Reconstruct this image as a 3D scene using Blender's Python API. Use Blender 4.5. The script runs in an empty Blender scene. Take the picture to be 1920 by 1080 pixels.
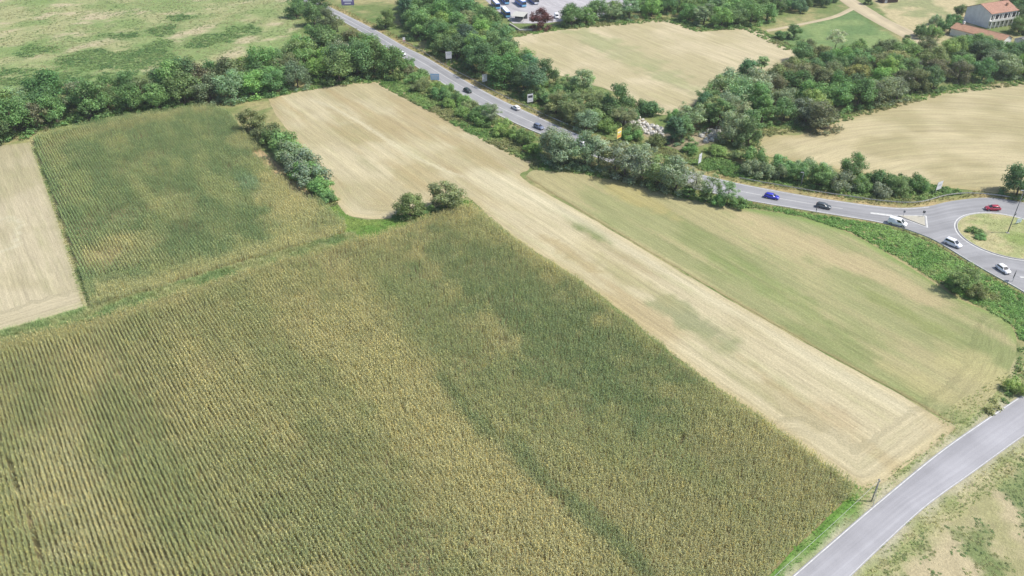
import bpy, bmesh, math, random
import numpy as np
from mathutils import Vector, Matrix
from mathutils.geometry import delaunay_2d_cdt

R_ = math.radians
SC = bpy.context.scene
COL = SC.collection
random.seed(7)
RNG = np.random.default_rng(7)

# ------------------------------------------------------------------ camera
CAM_H, CAM_F, CAM_PITCH = 110.0, 1500.0, R_(33.5)
cd = bpy.data.cameras.new('camera')
cam = bpy.data.objects.new('camera', cd)
COL.objects.link(cam)
cam.location = (0, 0, CAM_H)
cam.rotation_euler = (R_(90) - CAM_PITCH, 0, 0)
cd.sensor_fit = 'HORIZONTAL'
cd.sensor_width = 36
cd.lens = 36 * CAM_F / 1920
cd.clip_start = 1
cd.clip_end = 6000
SC.camera = cam

# ------------------------------------------------------------------ sky, sun, exposure
SUN_EL, SUN_AZ = R_(55), R_(-4)          # azimuth measured from +X towards +Y
w = bpy.data.worlds.new('World')
SC.world = w
w.use_nodes = True
nt = w.node_tree
nt.nodes.clear()
wo = nt.nodes.new('ShaderNodeOutputWorld')
bg = nt.nodes.new('ShaderNodeBackground')
sky = nt.nodes.new('ShaderNodeTexSky')
sky.sky_type = 'NISHITA'
sky.sun_disc = False
sky.sun_elevation = SUN_EL
sky.sun_rotation = R_(90) - SUN_AZ
sky.altitude = 200
sky.dust_density = 2.0
bg.inputs['Strength'].default_value = 0.12
nt.links.new(sky.outputs[0], bg.inputs[0])
nt.links.new(bg.outputs[0], wo.inputs[0])
sd = bpy.data.lights.new('sun', 'SUN')
sd.energy = 3.6
sd.angle = R_(0.6)
sd.color = (1.0, 0.955, 0.88)
sun = bpy.data.objects.new('sun', sd)
COL.objects.link(sun)
sv = Vector((math.cos(SUN_EL) * math.cos(SUN_AZ), math.cos(SUN_EL) * math.sin(SUN_AZ), math.sin(SUN_EL)))
sun.rotation_euler = sv.to_track_quat('Z', 'Y').to_euler()
sun.location = (200, 100, 300)
SC.view_settings.view_transform = 'Standard'
SC.view_settings.look = 'None'
SC.view_settings.gamma = 1
SC.view_settings.exposure = 0.58

# ------------------------------------------------------------------ helpers: survey of the site
def P(x, y, z=0.0):
    """survey point: where a sight line of the photo meets the plane at height z"""
    u = (x - 960) / CAM_F
    v = (y - 540) / CAM_F
    c, s = math.cos(CAM_PITCH), math.sin(CAM_PITCH)
    dz = -s - v * c
    t = (z - CAM_H) / dz
    return Vector((u * t, (c - v * s) * t, z))

def PP(pts):
    return np.array([P(*p)[:2] for p in pts])

ROW = R_(-54.5)                       # direction of the crop rows and mowing lines
RU = np.array([math.cos(ROW), math.sin(ROW)])
RV = np.array([-math.sin(ROW), math.cos(ROW)])

def _h(ix, iy, seed):
    n = (ix.astype(np.int64) * 374761393 + iy.astype(np.int64) * 668265263 + seed * 974634777) & 0xffffffff
    n = ((n ^ (n >> 13)) * 1274126177) & 0xffffffff
    n = n ^ (n >> 16)
    return (n & 0xffff) / 65535.0

def vn(x, y, s, seed=0):
    x = np.asarray(x) / s
    y = np.asarray(y) / s
    ix, iy = np.floor(x), np.floor(y)
    fx, fy = x - ix, y - iy
    fx = fx * fx * (3 - 2 * fx)
    fy = fy * fy * (3 - 2 * fy)
    a = _h(ix, iy, seed); b = _h(ix + 1, iy, seed); c = _h(ix, iy + 1, seed); d = _h(ix + 1, iy + 1, seed)
    return (a * (1 - fx) + b * fx) * (1 - fy) + (c * (1 - fx) + d * fx) * fy

def fbm(x, y, s, seed=0, o=3):
    t, k, a = 0, 0, 1.0
    for i in range(o):
        t = t + a * vn(x, y, s / 2 ** i, seed + i * 17)
        k += a
        a *= 0.55
    return t / k

def inpoly(x, y, poly):
    x = np.asarray(x); y = np.asarray(y)
    r = np.zeros(x.shape, bool)
    n = len(poly)
    for i in range(n):
        x0, y0 = poly[i]; x1, y1 = poly[(i + 1) % n]
        if y0 == y1:
            continue
        c = ((y0 > y) != (y1 > y)) & (x < (x1 - x0) * (y - y0) / (y1 - y0) + x0)
        r ^= c
    return r

def dist_line(x, y, pts, closed=False):
    x = np.asarray(x, float); y = np.asarray(y, float)
    d = np.full(x.shape, 1e9)
    n = len(pts)
    for i in range(n if closed else n - 1):
        ax, ay = pts[i]; bx, by = pts[(i + 1) % n]
        ex, ey = bx - ax, by - ay
        L = ex * ex + ey * ey + 1e-9
        t = np.clip(((x - ax) * ex + (y - ay) * ey) / L, 0, 1)
        d = np.minimum(d, np.hypot(x - ax - t * ex, y - ay - t * ey))
    return d

def sm(d, a, b):
    t = np.clip((d - a) / (b - a), 0, 1)
    return t * t * (3 - 2 * t)

def blob(x, y, px, py, ru, rv, ang=None, seed=3, ns=6.0, na=0.5):
    """soft patch: centre from the survey, half axes in metres along / across ang"""
    c = P(px, py)
    a = ROW if ang is None else ang
    dx, dy = x - c.x, y - c.y
    u = (dx * math.cos(a) + dy * math.sin(a)) / ru
    v = (-dx * math.sin(a) + dy * math.cos(a)) / rv
    d = np.sqrt(u * u + v * v) + na * (fbm(x, y, ns, seed) - 0.5) * 2
    return 1 - sm(d, 0.55, 1.15)

def catmull(pts, step):
    pts = [np.array(p, float) for p in pts]
    out = []
    for i in range(len(pts) - 1):
        p0 = pts[max(i - 1, 0)]; p1 = pts[i]; p2 = pts[i + 1]; p3 = pts[min(i + 2, len(pts) - 1)]
        n = max(2, int(np.linalg.norm(p2 - p1) / step))
        for k in range(n):
            t = k / n
            out.append(0.5 * (2 * p1 + (p2 - p0) * t + (2 * p0 - 5 * p1 + 4 * p2 - p3) * t * t + (3 * p1 - p0 - 3 * p2 + p3) * t ** 3))
    out.append(pts[-1])
    return np.array(out)

def lin(r, g, b):
    f = lambda c: (c / 255 / 12.92) if c / 255 <= 0.04045 else ((c / 255 + 0.055) / 1.055) ** 2.4
    return np.array([f(r), f(g), f(b)])

# photograph tone -> surface colour: the scene's sun + sky + exposure give about 1.75 x albedo
def alb(r, g, b, k=1.75):
    return lin(r, g, b) / k

# ------------------------------------------------------------------ helpers: objects
def tag(o, label=None, cat=None, group=None, kind=None):
    if label:
        assert 4 <= len(label.split()) <= 16, label
        o['label'] = label
    if cat: o['category'] = cat
    if group: o['group'] = group
    if kind: o['kind'] = kind
    return o

def mesh_obj(name, verts, faces, mat=None, parent=None, smooth=False):
    me = bpy.data.meshes.new(name)
    me.from_pydata([tuple(v) for v in verts], [], [tuple(f) for f in faces])
    if mat: me.materials.append(mat)
    if smooth:
        me.polygons.foreach_set('use_smooth', [True] * len(me.polygons))
    me.update()
    o = bpy.data.objects.new(name, me)
    COL.objects.link(o)
    if parent: o.parent = parent
    return o

def share(name, me, parent=None, loc=(0, 0, 0), rot=(0, 0, 0)):
    o = bpy.data.objects.new(name, me)
    COL.objects.link(o)
    if parent: o.parent = parent
    o.location = loc
    o.rotation_euler = rot
    return o

def empty(name, loc, rz=0):
    o = bpy.data.objects.new(name, None)
    COL.objects.link(o)
    o.empty_display_size = 0.3
    o.location = loc
    o.rotation_euler = (0, 0, rz)
    return o

class MB:
    """collects shapes into one mesh"""
    def __init__(s): s.v = []; s.f = []
    def add(s, v, f):
        n = len(s.v); s.v += [tuple(p) for p in v]; s.f += [tuple(i + n for i in q) for q in f]; return s
    def box(s, x0, x1, y0, y1, z0, z1):
        return s.add([(x0, y0, z0), (x1, y0, z0), (x1, y1, z0), (x0, y1, z0), (x0, y0, z1), (x1, y0, z1), (x1, y1, z1), (x0, y1, z1)],
                     [(3, 2, 1, 0), (4, 5, 6, 7), (0, 1, 5, 4), (1, 2, 6, 5), (2, 3, 7, 6), (3, 0, 4, 7)])
    def tube(s, pts, rad, n=6, cap=True):
        pts = [Vector(p) for p in pts]
        if not hasattr(rad, '__len__'): rad = [rad] * len(pts)
        V = []; F = []
        for i, p in enumerate(pts):
            d = (pts[min(i + 1, len(pts) - 1)] - pts[max(i - 1, 0)]).normalized()
            a = d.orthogonal().normalized() if abs(d.z) < 0.9 else (Vector((1, 0, 0)) - d * d.x).normalized()
            b = d.cross(a)
            for k in range(n):
                t = 2 * math.pi * k / n
                V.append(p + (a * math.cos(t) + b * math.sin(t)) * rad[i])
        for i in range(len(pts) - 1):
            for k in range(n):
                F.append((i * n + k, i * n + (k + 1) % n, (i + 1) * n + (k + 1) % n, (i + 1) * n + k))
        if cap:
            F.append(tuple(range(n))[::-1]); F.append(tuple((len(pts) - 1) * n + k for k in range(n)))
        return s.add(V, F)
    def obj(s, name, mat, parent=None, smooth=False):
        return mesh_obj(name, s.v, s.f, mat, parent, smooth)
    def mesh(s, name, mat):
        me = bpy.data.meshes.new(name); me.from_pydata(s.v, [], s.f); me.materials.append(mat); me.update(); return me

# ------------------------------------------------------------------ helpers: materials
class NT:
    def __init__(s, name):
        s.m = bpy.data.materials.new(name); s.m.use_nodes = True; s.t = s.m.node_tree; s.t.nodes.clear()
        s.out = s.n('ShaderNodeOutputMaterial'); s.b = s.n('ShaderNodeBsdfPrincipled')
        s.l(s.b.outputs[0], s.out.inputs[0])
        s.b.inputs['Roughness'].default_value = 0.9
        s.b.inputs['Specular IOR Level'].default_value = 0.2
    def n(s, t, **k):
        x = s.t.nodes.new(t)
        for a, b in k.items(): setattr(x, a, b)
        return x
    def l(s, a, b): s.t.links.new(a, b)
    def noise(s, vec, scale, detail=3, rough=0.55):
        x = s.n('ShaderNodeTexNoise'); x.inputs['Scale'].default_value = scale; x.inputs['Detail'].default_value = detail
        x.inputs['Roughness'].default_value = rough
        if vec: s.l(vec, x.inputs['Vector'])
        return x.outputs['Fac']
    def ramp(s, f, lo, hi, a=0.0, b=1.0):
        x = s.n('ShaderNodeMapRange'); x.inputs['From Min'].default_value = lo; x.inputs['From Max'].default_value = hi
        x.inputs['To Min'].default_value = a; x.inputs['To Max'].default_value = b
        s.l(f, x.inputs[0]); return x.outputs[0]
    def math(s, op, a, b):
        x = s.n('ShaderNodeMath', operation=op)
        for i, q in enumerate((a, b)):
            if isinstance(q, (int, float)): x.inputs[i].default_value = q
            else: s.l(q, x.inputs[i])
        return x.outputs[0]
    def mix(s, f, a, b, mode='MIX'):
        x = s.n('ShaderNodeMix', data_type='RGBA', blend_type=mode)
        for i, q in ((0, f), (6, a), (7, b)):
            if isinstance(q, (int, float)): x.inputs[i].default_value = q
            elif isinstance(q, (tuple, list, np.ndarray)): x.inputs[i].default_value = (*[float(c) for c in q[:3]], 1)
            else: s.l(q, x.inputs[i])
        return x.outputs[2]
    def mul(s, col, f):
        x = s.n('ShaderNodeVectorMath', operation='SCALE'); s.l(col, x.inputs[0])
        if isinstance(f, (int, float)): x.inputs[3].default_value = f
        else: s.l(f, x.inputs[3])
        return x.outputs[0]
    def bump(s, h, strength, dist=0.1):
        x = s.n('ShaderNodeBump'); x.inputs['Strength'].default_value = strength; x.inputs['Distance'].default_value = dist
        s.l(h, x.inputs['Height']); s.l(x.outputs[0], s.b.inputs['Normal'])
    def pos(s): return s.n('ShaderNodeNewGeometry').outputs['Position']
    def scaled(s, vec, sx, sy, sz=1):
        x = s.n('ShaderNodeMapping'); x.inputs['Scale'].default_value = (sx, sy, sz); s.l(vec, x.inputs[0]); return x.outputs[0]
    def base(s, c): s.l(c, s.b.inputs['Base Color'])

MATS = {}
def plain(name, c, rough=0.6, var=0.12, spec=0.3, metal=0.0, scale=2.0):
    if name in MATS: return MATS[name]
    n = NT(name)
    f = n.ramp(n.noise(n.n('ShaderNodeTexCoord').outputs['Object'], scale, 4), 0.3, 0.7, 1 - var, 1 + var)
    rgb = n.n('ShaderNodeRGB'); rgb.outputs[0].default_value = (*[float(x) for x in c], 1)
    n.base(n.mul(rgb.outputs[0], f))
    n.b.inputs['Roughness'].default_value = rough; n.b.inputs['Specular IOR Level'].default_value = spec; n.b.inputs['Metallic'].default_value = metal
    MATS[name] = n.m
    return n.m

def field_mat(name, s1, s2, green, gmix, fine=0.18, w1=0.55, w2=2.6, bump=0.5):
    """mown / stubble ground: tint attribute, bands along the mowing direction (UV), straw streaks, speckle"""
    n = NT(name)
    at = n.n('ShaderNodeAttribute', attribute_name='tint').outputs['Color']
    uv = n.n('ShaderNodeUVMap', uv_map='rows').outputs[0]
    a = n.noise(n.scaled(uv, 0.012, w1), 1.0, 3, 0.6)
    b = n.noise(n.scaled(uv, 0.06, w2), 1.0, 3, 0.6)
    c = n.noise(n.pos(), 2.2, 5, 0.7)
    d = n.noise(n.scaled(uv, 0.03, 0.25), 1.0, 4, 0.6)
    e = n.noise(n.pos(), 0.16, 4, 0.6)
    f = n.noise(n.scaled(uv, 0.22, 4.2), 1.0, 3, 0.7)
    k = n.math('MULTIPLY', n.math('MULTIPLY', n.ramp(a, 0.3, 0.7, 1 - s1, 1 + s1), n.ramp(b, 0.3, 0.7, 1 - s2, 1 + s2)), n.math('MULTIPLY', n.ramp(c, 0.25, 0.75, 1 - fine, 1 + fine), n.ramp(f, 0.3, 0.7, 0.86, 1.14)))
    g = n.math('MULTIPLY', n.ramp(d, 0.48, 0.68, 0, 1), n.ramp(e, 0.35, 0.7, 0.2, 1))
    g = n.math('MULTIPLY', g, gmix)
    col = n.mix(g, at, green)
    n.base(n.mul(col, k))
    n.bump(n.math('ADD', c, b), bump, 0.12)
    return n.m

def ground_mat(name, fine=0.25):
    n = NT(name)
    at = n.n('ShaderNodeAttribute', attribute_name='tint').outputs['Color']
    p = n.pos()
    a = n.noise(p, 0.45, 6, 0.65); b = n.noise(p, 2.4, 5, 0.7)
    k = n.math('MULTIPLY', n.ramp(a, 0.3, 0.7, 1 - fine, 1 + fine), n.ramp(b, 0.3, 0.7, 0.8, 1.2))
    n.base(n.mul(at, k))
    n.bump(n.math('ADD', a, b), 0.7, 0.3)
    return n.m

def asphalt_mat(name, c, crack=True):
    n = NT(name)
    uv = n.n('ShaderNodeUVMap', uv_map='rows').outputs[0]
    p = n.pos()
    tr = n.noise(n.scaled(uv, 0.02, 0.9), 1.0, 3, 0.6)
    lane = n.noise(n.scaled(uv, 0.008, 0.22), 1.0, 2, 0.5)
    sp = n.noise(p, 6, 4, 0.8); big = n.noise(p, 0.12, 4, 0.6)
    k = n.math('MULTIPLY', n.math('MULTIPLY', n.ramp(tr, 0.3, 0.7, 0.88, 1.1), n.ramp(sp, 0.2, 0.8, 0.9, 1.1)), n.math('MULTIPLY', n.ramp(big, 0.3, 0.7, 0.9, 1.1), n.ramp(lane, 0.35, 0.65, 0.88, 1.1)))
    rgb = n.n('ShaderNodeRGB'); rgb.outputs[0].default_value = (*[float(x) for x in c], 1)
    n.base(n.mul(rgb.outputs[0], k))
    n.b.inputs['Roughness'].default_value = 0.85
    n.bump(sp, 0.3, 0.02)
    return n.m

def leaf_mat(name, instancer=False, transl=0.3):
    n = NT(name)
    if instancer:
        base = n.n('ShaderNodeAttribute', attribute_name='tint', attribute_type='INSTANCER').outputs['Color']
    else:
        base = n.n('ShaderNodeObjectInfo').outputs['Color']
    at = n.n('ShaderNodeAttribute', attribute_name='leafvar').outputs['Color']
    col = n.mix(1.0, base, at, 'MULTIPLY')
    n.base(col)
    n.b.inputs['Roughness'].default_value = 0.55
    n.b.inputs['Specular IOR Level'].default_value = 0.25
    tr = n.n('ShaderNodeBsdfTranslucent')
    n.l(n.mix(1.0, col, (1.25, 1.25, 0.6), 'MULTIPLY'), tr.inputs[0])
    mx = n.n('ShaderNodeMixShader'); mx.inputs[0].default_value = transl
    n.l(n.b.outputs[0], mx.inputs[1]); n.l(tr.outputs[0], mx.inputs[2]); n.l(mx.outputs[0], n.out.inputs[0])
    return n.m

M_LEAF = leaf_mat('tree_leaves', False, 0.38)
M_LEAF_I = leaf_mat('crop_leaves', True, 0.25)
M_BARK = plain('bark', (0.13, 0.105, 0.08), 0.9, 0.3, 0.1)
M_WHITE = plain('white_road_paint', (0.52, 0.52, 0.5), 0.7, 0.22, 0.2, 0, 1.2)
M_STEEL = plain('galvanised_steel', (0.42, 0.43, 0.45), 0.5, 0.12, 0.5, 0.4)
M_GREYSTEEL = plain('dull_grey_steel', (0.2, 0.2, 0.22), 0.6, 0.15, 0.4, 0.3)
M_CONC = plain('concrete', (0.36, 0.35, 0.32), 0.9, 0.15)
M_GLASS = plain('dark_glass', (0.02, 0.025, 0.03), 0.12, 0.05, 0.7)
M_TYRE = plain('tyre_rubber', (0.018, 0.018, 0.018), 0.8, 0.1)
M_RIM = plain('wheel_rim', (0.35, 0.35, 0.37), 0.35, 0.05, 0.5, 0.6)

# ------------------------------------------------------------------ ground sheets
def set_attr(me, name, cols):
    a = me.attributes.new(name, 'FLOAT_COLOR', 'POINT')
    c = np.ones((len(me.vertices), 4), np.float32); c[:, :3] = cols
    a.data.foreach_set('color', c.ravel())

def set_uv(me, uv):
    l = me.uv_layers.new(name='rows')
    idx = np.empty(len(me.loops), np.int32); me.loops.foreach_get('vertex_index', idx)
    l.data.foreach_set('uv', uv[idx].astype(np.float32).ravel())

def ragged(poly, step=1.2, amp=0.5, seed=0, smooth=True):
    c = catmull(list(poly) + [poly[0]], step)[:-1] if smooth else np.array(poly, float)
    if not smooth:
        o = []
        for i in range(len(c)):
            a, b = c[i], c[(i + 1) % len(c)]
            m = max(1, int(np.linalg.norm(b - a) / step))
            for k in range(m): o.append(a + (b - a) * k / m)
        c = np.array(o)
    n1 = fbm(c[:, 0], c[:, 1], 4.0, seed) - 0.5
    n2 = fbm(c[:, 0], c[:, 1], 4.0, seed + 50) - 0.5
    return c + np.c_[n1, n2] * 2 * amp

def sheet(name, poly, z, mat, tint, step=1.5, amp=0.4, seed=0, uvf=None, smooth=False):
    b = ragged(poly, step, amp, seed, smooth)
    mn, mx = b.min(0), b.max(0)
    gx, gy = np.meshgrid(np.arange(mn[0], mx[0], step), np.arange(mn[1], mx[1], step))
    gx = gx.ravel() + RNG.uniform(-.2, .2, gx.size) * step; gy = gy.ravel() + RNG.uniform(-.2, .2, gy.size) * step
    k = inpoly(gx, gy, b)
    gx, gy = gx[k], gy[k]
    k = dist_line(gx, gy, b[::2], True) > step * 0.5
    gx, gy = gx[k], gy[k]
    pts = [Vector(p) for p in b] + [Vector(p) for p in zip(gx, gy)]
    r = delaunay_2d_cdt(pts, [], [list(range(len(b)))], 1, 1e-4)
    V = np.array([tuple(p) for p in r[0]])
    me = bpy.data.meshes.new(name)
    me.from_pydata([(x, y, z) for x, y in V], [], [tuple(f) for f in r[2]])
    me.materials.append(mat)
    set_attr(me, 'tint', tint(V[:, 0], V[:, 1], b))
    if uvf is None: uv = np.c_[V @ RU, V @ RV]
    else: uv = uvf(V, b)
    set_uv(me, uv)
    me.update()
    bm = bmesh.new(); bm.from_mesh(me)
    for f in bm.faces:
        if f.normal.z < 0: f.normal_flip()
    bm.to_mesh(me); bm.free()
    o = bpy.data.objects.new(name, me); COL.objects.link(o)
    tag(o, kind='structure')
    return o, b

def lerp(a, b, t):
    t = np.asarray(t)[:, None] if np.ndim(t) else t
    return a * (1 - t) + b * t

C_STRAW = alb(218, 206, 168); C_STRAW2 = alb(203, 191, 150); C_STRAWBROWN = alb(196, 178, 134)
C_GRASSDRY = alb(186, 178, 126); C_GRASS = alb(132, 150, 88); C_GRASSLUSH = alb(98, 138, 66); C_MOWN = alb(166, 170, 116)
C_SOIL = alb(168, 150, 112)

# ------------------------------------------------------------------ plan of the site (surveyed outlines)
HW_FAR = PP([(560, -14), (610, 9), (700, 54), (760, 88), (800, 108), (870, 150), (935, 185), (1000, 215), (1062, 243), (1150, 278), (1250, 310), (1330, 331), (1400, 347), (1510, 367), (1580, 378), (1640, 386), (1690, 390), (1740, 387), (1770, 380), (1800, 375), (1850, 371), (1910, 378), (1980, 398), (2060, 440)])
HW_NEAR = PP([(556, 4), (628, 33), (700, 74), (755, 109), (800, 138), (862, 176), (930, 214), (985, 240), (1045, 264), (1140, 304), (1240, 338), (1330, 361), (1400, 376), (1500, 393), (1580, 406), (1640, 416), (1690, 428), (1740, 446), (1775, 465), (1810, 487), (1860, 516), (1920, 549), (1990, 596), (2080, 668)])
ML_L = PP([(1360, 1190), (1485, 1080), (1560, 1015), (1650, 938), (1760, 848), (1850, 785), (1920, 739), (2010, 690), (2100, 650)])
ML_R = PP([(1470, 1200), (1597, 1080), (1660, 1020), (1740, 948), (1830, 883), (1920, 818), (1990, 772), (2080, 718), (2160, 684)])

STUB_A = PP([(503, 186), (580, 166), (690, 153), (735, 153), (765, 170), (830, 213), (900, 250), (960, 280), (994, 299), (992, 318), (980, 335), (1100, 405), (1300, 523), (1500, 638), (1700, 748), (1775, 793), (1790, 803), (1775, 818), (1700, 872), (1655, 905), (1622, 917), (1592, 907), (1450, 799), (1300, 694), (1100, 534), (960, 443), (884, 376), (868, 372), (800, 395), (730, 409), (690, 411), (655, 404), (632, 382), (600, 330), (560, 272), (522, 222)])
MOWN_B = PP([(985, 331), (1005, 319), (1080, 324), (1180, 344), (1290, 374), (1400, 391), (1500, 408), (1600, 441), (1700, 498), (1800, 562), (1878, 596), (1905, 630), (1902, 670), (1885, 712), (1850, 756), (1818, 780), (1786, 794), (1702, 746), (1502, 636), (1302, 521), (1102, 403)])
STUB_C = PP([(-260, 345), (0, 273), (58, 267), (110, 420), (163, 573), (0, 622), (-300, 712)])
CORN_UP = PP([(64, 266), (92, 252), (230, 223), (330, 210), (395, 203), (432, 217), (455, 245), (500, 290), (560, 341), (606, 384), (648, 436), (500, 482), (367, 521), (300, 545), (240, 560), (180, 578), (170, 572), (120, 420)])
CORN_BIG = PP([(882, 387), (960, 450), (1100, 541), (1300, 701), (1450, 806), (1600, 914), (1575, 948), (1520, 1000), (1425, 1095), (1300, 1230), (-260, 1230), (-560, 850), (0, 650), (170, 606), (300, 566), (500, 503), (620, 471), (740, 433), (800, 411)])
STUB_D = PP([(962, 71), (1010, 61), (1150, 46), (1250, 38), (1310, 59), (1400, 53), (1470, 86), (1500, 100), (1450, 135), (1380, 165), (1300, 200), (1250, 215), (1215, 208), (1150, 172), (1080, 150), (1000, 122)])
STUB_E = PP([(1406, 287), (1432, 256), (1500, 252), (1560, 228), (1640, 205), (1750, 175), (1860, 158), (1960, 150), (2150, 165), (2200, 300), (1960, 358), (1880, 362), (1780, 352), (1690, 336), (1600, 322), (1500, 305)])
WEEDS = PP([(1515, 1215), (1632, 1085), (1694, 1026), (1772, 954), (1860, 890), (1950, 826), (2150, 700), (2500, 900), (2300, 1300)])
YARD = PP([(862, -40), (905, -4), (930, 18), (962, 44), (1020, 44), (1100, 34), (1185, 24), (1215, -40)])
SCRUB_PATCHES = [[(100, 118), (150, 98), (240, 88), (300, 78), (322, 92), (318, 118), (270, 138), (210, 142), (150, 132)],
                 [(340, 74), (380, 62), (420, 55), (465, 48), (479, 60), (440, 74), (400, 86), (352, 84)],
                 [(283, 56), (310, 44), (340, 42), (346, 52), (316, 63), (292, 64)],
                 [(36, 100), (60, 86), (98, 84), (96, 96), (60, 104)], [(-60, 128), (0, 132), (60, 134), (102, 146), (80, 162), (0, 164), (-60, 168)],
                 [(182, 72), (206, 64), (246, 62), (244, 74), (200, 76)], [(316, 30), (350, 24), (362, 32), (330, 40)],
                 [(110, 142), (150, 132), (160, 146), (110, 152)]]
SCRUB_PATCHES = [PP(p) for p in SCRUB_PATCHES]
BANK = PP([(1385, 380), (1450, 388), (1520, 402), (1600, 414), (1660, 424), (1700, 438), (1745, 455), (1790, 484), (1850, 518), (1930, 562), (2000, 620), (1960, 640), (1915, 640), (1900, 612), (1870, 592), (1800, 555), (1700, 492), (1600, 437), (1500, 404), (1400, 388)])
LAWN = PP([(606, 384), (632, 384), (655, 406), (690, 413), (730, 411), (800, 398), (868, 374), (884, 378), (880, 387), (800, 411), (740, 433), (620, 471), (560, 487), (500, 500), (500, 484), (648, 438)])
PATH = [PP([(1545, -22), (1590, 12), (1640, 42), (1700, 74), (1722, 86)]), PP([(1570, -22), (1625, 12), (1672, 40), (1735, 68), (1762, 80)])]
PATH2 = [PP([(1436, 56), (1500, 44), (1560, 30), (1595, 14)]), PP([(1440, 60), (1500, 48), (1566, 34), (1602, 18)])]
STREAM = PP([(1125, 200), (1160, 203), (1200, 222), (1250, 248), (1285, 262), (1310, 244), (1345, 236), (1372, 222), (1350, 262), (1318, 272), (1270, 282), (1225, 262), (1180, 240), (1140, 220)])
STREAM2 = PP([(1735, 84), (1762, 86), (1768, 100), (1752, 118), (1716, 150), (1690, 158), (1700, 140), (1735, 115), (1745, 100)])

ROAD_POLY = np.vstack([HW_FAR, HW_NEAR[::-1]])
MINOR_POLY = np.vstack([ML_L, ML_R[::-1]])

# ------------------------------------------------------------------ ground
def ground_tint(x, y, b=None):
    n = fbm(x, y, 14, 5, 4); n2 = fbm(x, y, 5, 9, 3); n3 = fbm(x, y, 40, 21, 3)
    c = lerp(C_GRASS, C_GRASSDRY, sm(n, 0.35, 0.65))
    c = lerp(c, C_GRASSLUSH, 0.6 * sm(n2, 0.55, 0.75))
    # meadow on the far left: pale, dry, with bare earth
    md = inpoly(x, y, PP([(-700, 190), (0, 175), (200, 150), (400, 120), (560, 80), (560, 30), (525, -60), (-900, -60)])).astype(float)
    mc = lerp(alb(160, 178, 114), alb(186, 188, 134), sm(n, 0.38, 0.62))
    mc = lerp(mc, alb(220, 204, 168), sm(fbm(x, y, 9, 33, 4), 0.56, 0.7) * 0.8)
    mc = lerp(mc, alb(146, 170, 102), sm(fbm(x, y, 20, 44), 0.52, 0.68) * 0.8)
    c = lerp(c, mc, md)
    for i, p in enumerate(SCRUB_PATCHES):
        c = lerp(c, alb(128, 160, 90), .8 * (1 - sm(np.where(inpoly(x, y, p), 0, dist_line(x, y, p, True)) + 18 * (fbm(x, y, 9, 317, 4) - .5), 0, 5)))
    # dry grass round the farm, green meadow left of the path
    dry = inpoly(x, y, PP([(1600, -40), (1700, 70), (1740, 100), (1830, 100), (1830, -40)])).astype(float)
    c = lerp(c, lerp(alb(216, 202, 156), alb(172, 176, 124), sm(n, 0.5, 0.66)), dry)
    gm = inpoly(x, y, PP([(1440, 70), (1600, 20), (1720, 100), (1640, 130), (1540, 120)])).astype(float)
    c = lerp(c, lerp(alb(122, 152, 92), alb(150, 172, 108), sm(n, 0.4, 0.6)), gm)
    # road verges: straw coloured
    d = dist_line(x, y, HW_FAR)
    c = lerp(c, lerp(alb(214, 190, 140), alb(178, 172, 112), sm(n2, 0.4, 0.62)), (1 - sm(d, 1.5, 4.0)) * 0.9)
    dn = dist_line(x, y, HW_NEAR)
    c = lerp(c, alb(176, 168, 116), (1 - sm(dn, 0.8, 2.4)) * 0.5)
    d1 = np.minimum(dist_line(x, y, ML_L), dist_line(x, y, ML_R))
    lane = 1 - sm(d1, 6, 10)
    c = lerp(c, lerp(alb(170, 178, 116), alb(204, 196, 150), sm(n2, .4, .62)), lane)
    c = lerp(c, alb(112, 160, 66), .9 * (1 - sm(dist_line(x, y, PP([(1440, 1085), (1520, 1010), (1590, 948)])) + 3 * (n2 - .5), .8, 3)))
    c = lerp(c, alb(210, 204, 176), (1 - sm(d1, 0.3, 1.3)) * 0.9)
    c = lerp(c, alb(204, 176, 124), 0.9 * blob(x, y, 1170, 352, 26, 2.5, math.atan2(*(P(1290, 382) - P(1080, 334)).yx), 61))
    c = lerp(c, alb(200, 178, 134), 0.8 * blob(x, y, 1310, 238, 9, 6, 0, 62))
    return c

M_GROUND = ground_mat('mixed_grass_ground')
gx = np.concatenate([[-2600, -1400, -800], np.arange(-480, 481, 2.5), [800, 1400, 2600]])
gy = np.concatenate([[-1200, -500, -100], np.arange(20, 561, 2.5), [800, 1400, 3000]])
X, Y = np.meshgrid(gx, gy)
nx, ny = len(gx), len(gy)
V = np.c_[X.ravel(), Y.ravel(), np.zeros(X.size)]
i = (np.arange(ny - 1)[:, None] * nx + np.arange(nx - 1)[None, :]).ravel()
F = np.c_[i, i + 1, i + nx + 1, i + nx]
me = bpy.data.meshes.new('ground')
me.from_pydata(V.tolist(), [], F.tolist())
me.materials.append(M_GROUND)
set_attr(me, 'tint', ground_tint(V[:, 0], V[:, 1]))
me.update()
ground = bpy.data.objects.new('ground', me); COL.objects.link(ground)
tag(ground, 'wide grassy ground under the fields, verges and woods', None, kind='structure')

# ------------------------------------------------------------------ fields
M_STUB = field_mat('stubble', 0.11, 0.10, tuple(alb(176, 178, 126)), 0.5, 0.24, .5, 1.3, .8)
M_MOWN = field_mat('mown_meadow', 0.08, 0.09, tuple(alb(206, 196, 146)), 0.5, 0.26, .5, 1.2, .8)
M_STUB2 = field_mat('swathed_stubble', 0.09, 0.11, tuple(alb(180, 180, 130)), 0.4, 0.24, .34, .8, .8)
M_SOILF = ground_mat('corn_soil', 0.2)

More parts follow.
